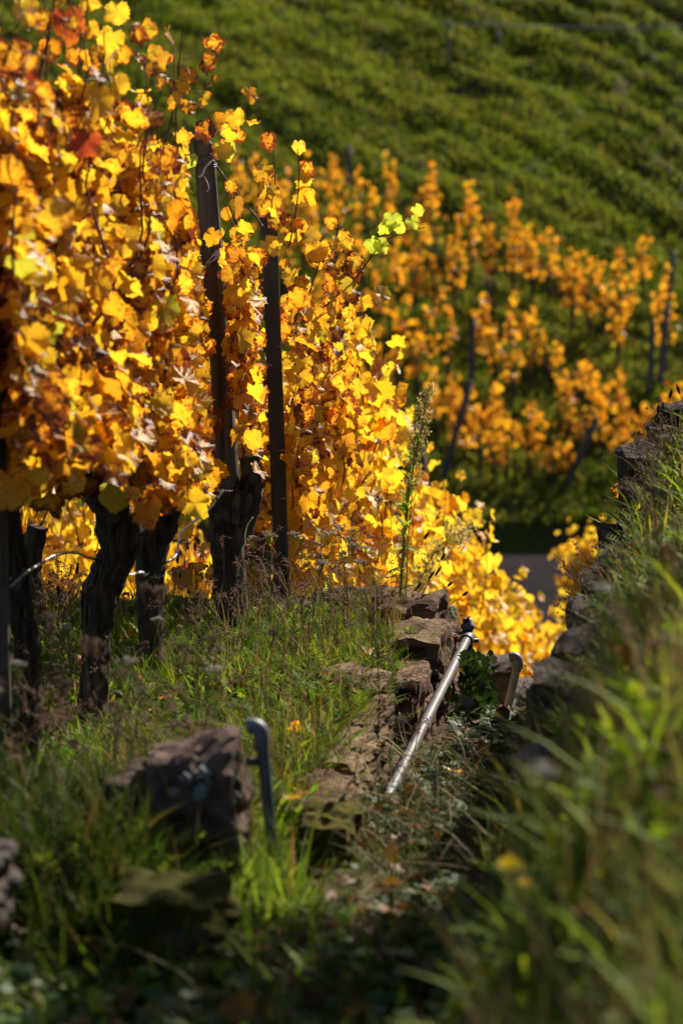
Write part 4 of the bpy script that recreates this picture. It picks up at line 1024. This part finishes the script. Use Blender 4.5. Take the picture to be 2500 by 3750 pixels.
# ------------------------------------------------------------------ weeds and flowers
def blob(mb, c, s, r, squash=.8):
    v = np.array([(1, 0, 0), (-1, 0, 0), (0, 1, 0), (0, -1, 0), (0, 0, 1), (0, 0, -1)], float) * s * r.uniform(.8, 1.2, (6, 1)); v[:, 2] *= squash
    mb.add(v + c, [(0, 2, 4), (2, 1, 4), (1, 3, 4), (3, 0, 4), (2, 0, 5), (1, 2, 5), (3, 1, 5), (0, 3, 5)])
def yarrow_meshes(seed, hm, pale):
    r = np.random.default_rng(seed); h = hm; lean = r.normal(size=2) * .12
    top = np.array([lean[0] * h, lean[1] * h, h]); st = MB(); fl = MB()
    tube(st, [(0, 0, -.02), (lean[0] * h * .3, lean[1] * h * .3, h * .5), tuple(top - np.array([0, 0, .035]))], [.0018, .0013], 5, 8, False)
    for k in range(16):
        a = r.uniform(0, 6.283); rad = .030 * math.sqrt(r.random()) * 1.1; e = top + np.array([rad * math.cos(a), rad * math.sin(a), -.12 * rad * 2 + r.normal() * .002])
        tube(st, [tuple(top - np.array([0, 0, .035])), tuple((e + top) / 2 - np.array([0, 0, .018])), tuple(e)], [.0009], 3, None, False)
        for _ in range(5): blob(fl, e + np.array([r.normal() * .0045, r.normal() * .0045, abs(r.normal()) * .002]), .0032, r)
    for k in range(3):
        t = r.uniform(.2, .75); a = r.uniform(0, 6.283); p = top * t; dd = np.array([math.cos(a), math.sin(a), .5])
        for q in range(8): blob(st, p + dd * (.006 + .006 * q), .0035 * (1 - q / 10), r, .4)
    return st.mesh('stem', M_stem_green if pale else M_stem_dry), fl.mesh('flower_head', M_yarrow_pale if pale else M_yarrow_brown, smooth=False)
YM = [yarrow_meshes(k, (.30, .38, .46, .34)[k % 4], k >= 4) for k in range(8)]
def yarrow(px, py, yd, k, rr):
    """flower head at photo pixel"""
    q = P(px, py, yd); g = gz(q.x, q.y); h = (.30, .38, .46, .34)[k % 4]; s = max(.45, (q.z - g)) / h
    return (q.x, q.y, g), min(s, 2.2), k, rr.uniform(0, 6.28)
Y_BROWN = [(348, 1500 + 850, 7.0), (520, 2150, 7.2), (560, 2160, 7.25), (310, 2330, 6.9), (350, 2340, 7.0), (705, 2340, 7.4), (740, 2330, 7.5), (380, 2490, 6.8), (60, 2260, 7.0), (25, 2530, 6.6), (820, 1410 + 760, 10.6), (660, 2160, 10.4),
           (690, 2180, 10.5), (250, 2265, 9.6), (610, 2265, 10.0), (1370, 1820, 11.2), (1435, 1840, 11.2), (1505, 1935, 11.4), (450, 2280, 9.4), (590, 2190, 9.9), (1130, 2640, 9.2), (990, 2680, 8.6), (1180, 2460, 10.2), (880, 2310, 10.6), (2270, 1780, 10.2), (2310, 1880, 9.8), (2350, 2130, 6.4), (1700, 2560, 6.2), (1560, 2830, 6.0), (1490, 2740, 7.2), (2050, 2690, 6.0), (540, 2800, 6.3), (190, 2680, 6.6)]
Y_PALE = [(1080, 2105, 11.0), (1240, 2080, 11.1), (1195, 2125, 11.0), (1335, 2090, 11.1), (970, 2135, 10.9), (985, 2165, 10.9), (1210, 2190, 10.8), (1270, 2240, 10.7), (1110, 2235, 10.8), (925, 2285, 10.6), (1300, 2335, 10.5), (1400, 2375, 10.4), (1255, 2470, 10.0), (1320, 2510, 9.9), (1190, 2520, 9.9),
          (530, 2525, 9.0), (260, 2440, 8.8), (740, 2590, 7.4), (480, 2605, 7.0), (60, 2660, 6.8), (95, 2790, 6.5), (2190, 2420, 5.6), (2215, 2225, 6.4), (1880, 3030, 4.8), (1995, 3300, 4.5), (2420, 1830, 8.2)]
for lst, pale, word in ((Y_BROWN, 0, 'brown dried yarrow head'), (Y_PALE, 4, 'pale whitish yarrow head')):
    rr = np.random.default_rng(55 + pale)
    for nm, sub in (('on the grassy terrace', [q for q in lst if q[0] < 1600]), ('by the gully and right bank', [q for q in lst if q[0] >= 1600])):
        for k, (px, py, yd) in enumerate(sorted(sub)):
            loc, s, m, rz = yarrow(px, py, yd, rr.integers(0, 4) + pale, rr)
            root = thing('yarrow', '%s %s, %s from the left' % (word, nm, order_word(k)), 'yarrow', loc, ('pale' if pale else 'brown') + ' yarrow stalks')
            root.rotation_euler = (0, 0, rz); root.scale = (rr.uniform(.55, .85),) * 2 + (s,)
            link('stem', YM[m][0], root); link('flower_head', YM[m][1], root)

def plantain(px, py, yd, bx, by, lb, grp='plantain seed heads'):
    t = P(px, py, yd); b = P(bx, by, yd); b.z = min(b.z, gz(b.x, b.y) + .05); r = np.random.default_rng(int(px + py))
    root = thing('plantain', lb, 'weed', b, grp); mid = b.lerp(t, .5) + Vector((.02 * r.normal(), 0, .02))
    mb = MB(); tube(mb, [b, mid, t], [.0015, .0011], 5, 14, False); link('stem', mb.mesh('stem', M_stem_dry, b), root)
    d = (t - mid).normalized(); hb = MB(); L = r.uniform(.022, .04)
    tube(hb, [t - d * .002, t + d * L * .5, t + d * L], [.0035, .0055, .002], 7, 8)
    for _ in range(40):
        a = r.uniform(0, 6.28); s = r.random(); blob(hb, np.array(t + d * L * s) + .0055 * np.array([math.cos(a), math.sin(a) * .5, math.sin(a) * .8]), .0018, r)
    link('seed_head', hb.mesh('seed_head', M_seed, b), root)
PL = [(1555, 1970, 11.3, 1420, 2260), (1615, 2050, 11.3, 1500, 2270), (1595, 2105, 11.3, 1560, 2290), (1640, 2145, 11.3, 1520, 2290), (1695, 2180, 11.3, 1560, 2310), (1700, 2282, 11.3, 1600, 2300), (1570, 2120, 11.3, 1500, 2290), (1580, 2225, 11.2, 1545, 2300), (1520, 2160, 11.3, 1480, 2280),
      (690, 2010, 10.6, 700, 2330), (715, 2015, 10.6, 710, 2340), (650, 2060, 10.4, 655, 2300), (660, 2115, 10.4, 670, 2320), (282, 2100, 9.4, 290, 2330), (215, 2180, 9.2, 240, 2360), (1130, 2400, 10.2, 1100, 2560), (1030, 2480, 9.8, 1040, 2620), (1200, 2540, 9.4, 1160, 2680), (1020, 2560, 9.3, 1040, 2700), (1265, 2530, 9.5, 1200, 2640), (960, 2440, 10, 970, 2560), (2410, 1515, 10.8, 2440, 1580), (2425, 1505, 10.8, 2440, 1570), (2450, 1455, 10.8, 2478, 1530), (2486, 1440, 10.8, 2490, 1520), (1290, 2420, 10.3, 1270, 2520)]
for k, q in enumerate(sorted(PL)): plantain(*q, 'thin stalk tipped with a dark plantain seed head, %s from the left' % order_word(k))

def fluff(mb, c, s, r, k=3):
    for _ in range(k):
        v = r.normal(size=(3, 3)) * s * .8; v[:, 2] *= 1.2; mb.add(v + c, [(0, 1, 2)])
def horseweed():
    r = np.random.default_rng(17)
    pts = path([(1462, 2290), (1465, 2170), (1480, 1980), (1495, 1820), (1520, 1680), (1545, 1560), (1560, 1450)], 11.2); b = pts[0]
    root = thing('tall_weed', 'tall pale green weed with feathery budded top standing on the wall corner', 'weed', b)
    p = resample(pts, 120); mb = MB(); tube(mb, p, [.0065, .006, .004, .002], 7); tube(mb, resample([pts[0] + Vector((.015, 0, 0)), P(1487, 2150, 11.2), P(1495, 1960, 11.2), P(1510, 1800, 11.2)], 40), [.0035, .0015], 6)
    link('stem', mb.mesh('stem', M_stem_green, b), root)
    lv = np.array([[-.5, 0, 0], [.5, 0, 0], [-.7, .4, .04], [.7, .4, .04], [-.4, .75, 0], [.4, .75, 0], [0, 1, -.12]], float) * np.array([.13, 1, 1])
    lm = np_mesh('leaf', lv, [np.array([(0, 1, 3, 2), (2, 3, 5, 4)]), np.array([(4, 5, 6)])], M_weed_leaf)
    dm = np_mesh('leaf', lv, [np.array([(0, 1, 3, 2), (2, 3, 5, 4)]), np.array([(4, 5, 6)])], M_straw)
    n = 170; ii = (r.random(n) ** .9 * 85).astype(int) + 4; pos = p[ii]; a = r.uniform(0, 6.28, n)
    low = ii < 40
    tip = np.stack([np.cos(a), np.sin(a), np.where(low, r.uniform(-.5, .6, n), r.uniform(.5, 1.6, n))], 1); nrm = np.stack([-np.cos(a) * .5, -np.sin(a) * .5, np.ones(n)], 1) + r.normal(size=(n, 3)) * .3
    S, T, Nn = leaf_axes(tip, nrm); sz = r.uniform(.04, .09, n)
    g = (~low) | (r.random(n) < .45)
    leaf_objects(root, pos[g], S[g], T[g], Nn[g], sz[g], [lm], r); leaf_objects(root, pos[~g], S[~g], T[~g], Nn[~g], sz[~g], [dm], r)
    pb = MB(); bb = MB()
    for k in range(30):                                   # side branches, each with a spray of small buds
        i = int(58 + 61 * (k + r.random()) / 30); o = p[i]; a = r.uniform(0, 6.28); L = r.uniform(.035, .10) * (1.1 - .65 * (i - 58) / 61)
        dr = np.array([math.cos(a) * .7, math.sin(a) * .7, 1.0]); e = o + dr * L
        tube(pb, [o, (o + e) / 2 + np.array([math.cos(a), math.sin(a), -.2]) * L * .15, e], [.0014, .0009], 3, None, False)
        for _ in range(11):
            s = o + (e - o) * r.uniform(.25, 1.0); f = s + np.array([r.normal() * .7, r.normal() * .7, .9]) * r.uniform(.006, .024); tube(pb, [s, f], [.0008], 3, None, False)
            fluff(bb, f, .0055, r, 3); fluff(bb, f + r.normal(size=3) * .005, .0045, r, 1)
    tag(link('twigs', pb.mesh('twigs', M_stem_green, b), root), kind='stuff'); tag(link('buds', bb.mesh('buds', M_bud, b), root), kind='stuff')
    # the second one leans over, further back and blurred
    pts = path([(1500, 2250), (1540, 2120), (1610, 2000), (1720, 1930)], 13.4); b = pts[0]; root = thing('tall_weed', 'blurred feathery weed bending right behind the tall pale weed', 'weed', b)
    p = resample(pts, 80); mb = MB(); tube(mb, p, [.005, .002], 6); link('stem', mb.mesh('stem', M_stem_green, b), root); bb = MB()
    for k in range(420):
        o = p[int(r.uniform(10, 79))]; fluff(bb, o + r.normal(size=3) * .03, .009, r, 3)
    tag(link('buds', bb.mesh('buds', M_bud, b), root), kind='stuff')
horseweed()
def herb_meshes(seed):
    r = np.random.default_rng(seed); st = MB(); hd = MB(); h = .4
    tube(st, [(0, 0, -.03), (.02 * r.normal(), .02 * r.normal(), h * .5), (.05 * r.normal(), .03, h)], [.0022, .001], 5, 8, False)
    for k in range(11):
        z = r.uniform(.3, 1) * h; a = r.uniform(0, 6.28); L = r.uniform(.03, .10); e = np.array([math.cos(a) * L, math.sin(a) * L, z + L * .7])
        tube(st, [(0, 0, z), tuple(e * np.array([.5, .5, 1]) - np.array([0, 0, L * .25])), tuple(e)], [.001], 3, None, False)
        for _ in range(8): blob(hd, e + r.normal(size=3) * .008, .0042, r)
    return st.mesh('stem', M_stem_dry), hd.mesh('seed_heads', M_yarrow_brown, smooth=False)
HM = [herb_meshes(k + 40) for k in range(4)]
rr = np.random.default_rng(66); hs = []
rq = np.random.default_rng(91)
EX = [(rq.choice([rq.uniform(30, 260), rq.uniform(430, 1500)]), rq.uniform(2180, 2560), rq.uniform(8.6, 11.2), rq.uniform(.7, 1.2)) for _ in range(26)] + [(rq.choice([rq.uniform(0, 230), rq.uniform(430, 800)]), rq.uniform(2550, 2880), rq.uniform(6.6, 7.8), rq.uniform(.9, 1.3)) for _ in range(8)] + [(rq.uniform(2150, 2480), rq.uniform(1650, 2350), rq.uniform(8.0, 10.5), rq.uniform(.7, 1.1)) for _ in range(10)] + [(rq.uniform(1950, 2500), rq.uniform(2350, 3000), rq.uniform(4.8, 6.6), rq.uniform(.6, .9)) for _ in range(12)]
for px, py, yd, s in [(880, 2080, 10.9, 1.1), (960, 2050, 11.1, 1.2), (1060, 2010, 11.3, 1.2), (1150, 2020, 11.3, 1.1), (1290, 1990, 11.3, 1.3), (1350, 2050, 11.3, 1.1), (930, 2150, 10.7, 1), (1010, 2200, 10.6, 1), (830, 2250, 10.2, 1), (420, 2750, 7.3, 1.2), (520, 2700, 7.2, 1.2), (640, 2600, 7.6, 1.2), (720, 2420, 8.0, 1.4), (1130, 2330, 10.3, .9), (1350, 2500, 9.8, .8), (1420, 2560, 9.7, .7), (200, 2300, 9.0, 1.1), (100, 2420, 8.2, 1.3), (2120, 2530, 7.4, 1.0), (2010, 2500, 9.0, .9), (1960, 2600, 10, .8), (2350, 1700, 9.6, .9), (2440, 1620, 9.8, .9), (2400, 2000, 7.6, 1.0), (150, 2600, 7.4, 1.3), (450, 2520, 7.8, 1.2), (1230, 2380, 10.1, 1.0), (1080, 2130, 10.8, 1.1), (780, 2520, 8.2, 1.2)] + EX:
    hs.append((px, P(px, py, yd), s))
for k, (px, q, s) in enumerate(sorted(hs, key=lambda t: t[0])):
    g = gz(q.x, q.y); root = thing('dried_herb', 'branched dry brown herb stalk with clustered seed heads, %s from the left' % order_word(k), 'dried weed', (q.x, q.y, g), 'dry brown herb stalks')
    hh = max(.35, q.z - g + .05); root.scale = (s, s, hh / .4 if hh < .75 else s); root.rotation_euler = (rr.normal() * .08, rr.normal() * .08, rr.uniform(0, 6.28))
    m = HM[k % 4]; link('stem', m[0], root); tag(link('seed_heads', m[1], root), kind='stuff')
def dandelion(px, py, yd, s, lb):
    q = P(px, py, yd); g = gz(q.x, q.y); b = Vector((q.x, q.y, g)); root = thing('dandelion', lb, 'flower', b); r = np.random.default_rng(int(px))
    mb = MB(); tube(mb, [b, b.lerp(q, .5) + Vector((.01, 0, 0)), q], [.002], 6, 10); link('stem', mb.mesh('stem', M_stem_green, b), root)
    mb = MB()
    for k in range(60):
        a = r.uniform(0, 6.28); el = r.uniform(.1, 1.4); d = np.array([math.cos(a) * math.cos(el), math.sin(a) * math.cos(el), math.sin(el)]); sd = np.array([-math.sin(a), math.cos(a), 0]); L = s * r.uniform(.8, 1.1)
        mb.add(np.array([np.array(q), np.array(q) + d * L + sd * .0025, np.array(q) + d * L - sd * .0025]), [(0, 1, 2)])
    link('petals', mb.mesh('petals', M_dandelion, b, False), root)
dandelion(1865, 3190, 4.7, .027, 'round yellow dandelion flower blurred on the gully edge'); dandelion(1920, 3245, 4.75, .013, 'smaller dull yellow flower just right of the round dandelion')
def ivy():
    r = np.random.default_rng(88); b = P(1740, 2640, 10.9); b.z = gz(b.x, b.y); root = thing('ivy_plant', 'glossy dark ivy clump hanging below the clamped end of the steel pipe', 'ivy', b)
    mb = MB()
    for k in range(8):
        e = P(1735 + r.normal() * 38, 2420 + r.random() * 180, 10.95 + r.normal() * .08); tube(mb, [b, b.lerp(e, .5) + Vector((r.normal() * .03, -.03, .02)), e], [.003, .0015], 5, 10, False)
    link('stems', mb.mesh('stems', M_stem_dry, b), root); n = 170
    pos = np.array([P(1738 + r.normal() * 38, r.uniform(2375, 2640), 10.95 + r.normal() * .09) for _ in range(n)]); a = r.normal(size=(n, 3))
    S, T, Nn = leaf_axes(np.stack([r.normal(size=n) * .6, r.normal(size=n) * .4, -np.ones(n)], 1), np.stack([r.normal(size=n) * .6, -np.ones(n) + r.normal(size=n) * .4, .8 + r.normal(size=n) * .4], 1))
    leaf_objects(root, pos, S, T, Nn, r.uniform(.03, .055, n), [np_mesh('leaf', v, t, M_dark_leaf, {'lf': l}) for v, t, l in IVY], r)
    # ivy on the corner stones and at the right wall
    for bx, by, yd, spread, cnt, lb in ((1600, 2260, 11.4, 70, 46, 'small ivy trailing over the top corner of the brown wall'), (2170, 2290, 9.4, 26, 22, 'thin dark ivy spray hanging off the right wall above the gully')):
        b = P(bx, by, yd); root = thing('ivy_plant', lb, 'ivy', b); mb = MB(); pos = []
        for k in range(5):
            e = P(bx + r.normal() * spread, by + r.uniform(-40, 60), yd + r.normal() * .05); m_ = b.lerp(e, .5) + Vector((0, -.01, .02)); tube(mb, [b, m_, e], [.002, .001], 4, 8, False)
            for _ in range(cnt // 5): pos.append(np.array(b.lerp(e, r.random())) + r.normal(size=3) * .02)
        link('stems', mb.mesh('stems', M_stem_dry, b), root); pos = np.array(pos); n = len(pos)
        S, T, Nn = leaf_axes(r.normal(size=(n, 3)), np.stack([r.normal(size=n) * .5, -.6 * np.ones(n), np.ones(n)], 1))
        leaf_objects(root, pos, S, T, Nn, r.uniform(.025, .045, n), [np_mesh('leaf', v, t, M_dark_leaf if bx < 2000 else M_lance, {'lf': l}) for v, t, l in IVY], r)
ivy()
def bramble():
    b = P(2210, 2270, 9.2); root = thing('bramble', 'bare arching bramble twigs reaching left from the right wall', 'bramble', b); mb = MB()
    tube(mb, path([(2210, 2280), (2150, 2180), (2110, 2130), (2060, 2060), (2025, 2028)], 9.2), [.0028, .0014], 5, 24); tube(mb, path([(2112, 2132), (2060, 2095), (2022, 2078)], 9.2), [.0014, .001], 4, 10)
    tube(mb, path([(2262, 2030), (2200, 2050), (2135, 2060)], 9.8), [.0022, .001], 5, 14); tube(mb, path([(2230, 2180), (2190, 2140), (2145, 2120)], 9.4), [.0015, .001], 4, 12)
    link('stems', mb.mesh('stems', M_cane, b), root); r = np.random.default_rng(4); pos = np.array([P(*q, 9.8) for q in ((2255, 2028), (2240, 2015), (2228, 2040), (2196, 2040), (2180, 2048), (2246, 2045))]); n = len(pos)
    S, T, Nn = leaf_axes(r.normal(size=(n, 3)), np.stack([r.normal(size=n) * .5, -np.ones(n), np.ones(n)], 1)); leaf_objects(root, pos, S, T, Nn, r.uniform(.018, .035, n), [np_mesh('leaf', v, t, M_lance, {'lf': l}) for v, t, l in IVY], r)
bramble()

# single leaves and shoots of the near vines that stand out
ME_RED = leaf_mesh_set(M_leaf_red, LEAF[:4]); ME_GREEN = leaf_mesh_set(M_leaf_green, LEAF[:5]); ME_RUST = leaf_mesh_set(M_leaf_rust, LEAF[:8])
def hero(root, items, seed, meshes=None):
    r = np.random.default_rng(seed); pos = []; T = []; Nn = []; sz = []; mats = []
    for px, py, yd, s, ang, facing in items:
        p = P(px, py, yd); pos.append(np.array(p)); a = R(ang); T.append((math.sin(a), r.normal() * .2, -math.cos(a))); Nn.append((facing, -1, .35)); sz.append(s)
    S, T, Nn = leaf_axes(np.array(T), np.array(Nn, float)); leaf_objects(root, np.array(pos), S, T, Nn, np.array(sz), meshes or ME_LEAF, r)
hero(rC, [(765, 1690, 10.75, .115, 12, .2), (700, 1640, 10.8, .10, -10, .3), (745, 1800, 10.78, .08, 30, -.3), (690, 1700, 10.8, .09, -20, .1), (775, 1500, 10.8, .10, 20, .3), (840, 1440, 10.85, .10, 40, .2), (910, 1540, 10.9, .10, 10, .1), (720, 1560, 10.8, .10, 0, .3), (745, 440, 11.08, .095, 10, .1), (775, 430, 11.1, .08, 40, .4), (800, 520, 11.12, .085, 25, -.1), (660, 1590, 10.8, .11, -30, .2), (790, 840, 11.03, .075, -25, .1)], 3, ME_RUST)
hero(rC, [(815, 520, 11.1, .085, 20, .2), (700, 560, 11.0, .07, -20, .1)], 4, ME_GREEN)
def shoots():
    vD = [o for o in C.objects if o.name.startswith('grapevine') and 'grey post' in o.get('label', '') and 'spreading' in o['label']][0]
    mb = MB(); r = np.random.default_rng(77); items = []
    for pts, yd, nl in (([(1180, 1130), (1290, 1030), (1345, 960), (1400, 890), (1480, 850), (1555, 832)], 11.9, 0), ([(1000, 900), (1008, 760), (1006, 640), (1000, 530)], 12.0, 7), ([(1060, 900), (1085, 760), (1095, 640), (1090, 545)], 11.95, 10), ([(880, 860), (840, 760), (815, 740)], 11.8, 0), ([(1130, 1080), (1170, 960), (1190, 870)], 11.9, 6), ([(950, 1000), (870, 870), (825, 750)], 11.9, 3)):
        p = path(pts, yd); tube(mb, p, [.004, .0018], 5, 20, False); q = resample(p, 40)
        for k in range(nl):
            e = q[int(r.uniform(6, 39))] + np.array([r.normal() * .045, r.normal() * .03, r.normal() * .02]); items.append((PX(e), 0, e))
    pos = [np.array(e) for _, _, e in items]; sz = list(r.uniform(.06, .10, len(pos)))
    for px, py, s in ((1355, 890, .085), (1380, 900, .07), (1440, 800, .08), (1425, 830, .07), (1465, 830, .065), (1500, 815, .06), (1520, 772, .06), (1310, 950, .095), (1270, 980, .10), (1290, 1030, .09), (985, 505, .085), (1210, 810, .07), (1230, 880, .10)):
        pos.append(np.array(P(px, py - 20, 11.88))); sz.append(s)
    n = len(pos); S, T, Nn = leaf_axes(np.stack([r.normal(size=n) * .5, r.normal(size=n) * .3, -np.ones(n)], 1), np.stack([r.normal(size=n) * .5, -np.ones(n), .4 + r.normal(size=n) * .3], 1))
    gsel = np.array([PX(p) > 1335 for p in pos]); pos = np.array(pos); sz = np.array(sz)
    leaf_objects(vD, pos[~gsel], S[~gsel], T[~gsel], Nn[~gsel], sz[~gsel], ME_LEAF, r); leaf_objects(vD, pos[gsel], S[gsel], T[gsel], Nn[gsel], sz[gsel], ME_GREEN, r); tag(link('shoots', mb.mesh('shoots', M_cane, vD.location), vD), kind='stuff')
    # shoot with red leaves above the left vine
    v2 = [o for o in C.objects if o.get('label', '').startswith('tall golden vine')][0]; mb = MB()
    tube(mb, path([(140, 330), (150, 250), (185, 110), (205, -40)], 8.2), [.006, .003], 6, 16, False); tube(mb, path([(-20, 150), (40, 120), (90, 60)], 8.0), [.003, .002], 5, 8, False); link('shoot', mb.mesh('shoot', M_cane, v2.location), v2)
    hero(v2, [(235, 30, 8.2, .11, 15, .2), (505, 100, 8.65, .06, 10, .2), (330, 480, 8.0, .09, -20, .3), (60, 240, 7.9, .11, 10, .3)], 10, ME_RED)
    hero(v2, [(70, -10, 8.0, .10, 15, .9), (430, 10, 8.6, .075, 0, .1), (520, 80, 8.7, .075, 20, .2), (320, -20, 8.5, .06, 10, .3), (420, 110, 8.6, .09, -20, .2), (30, 140, 7.8, .13, 10, .2), (530, 190, 8.9, .10, 40, .2)], 9)
shoots()
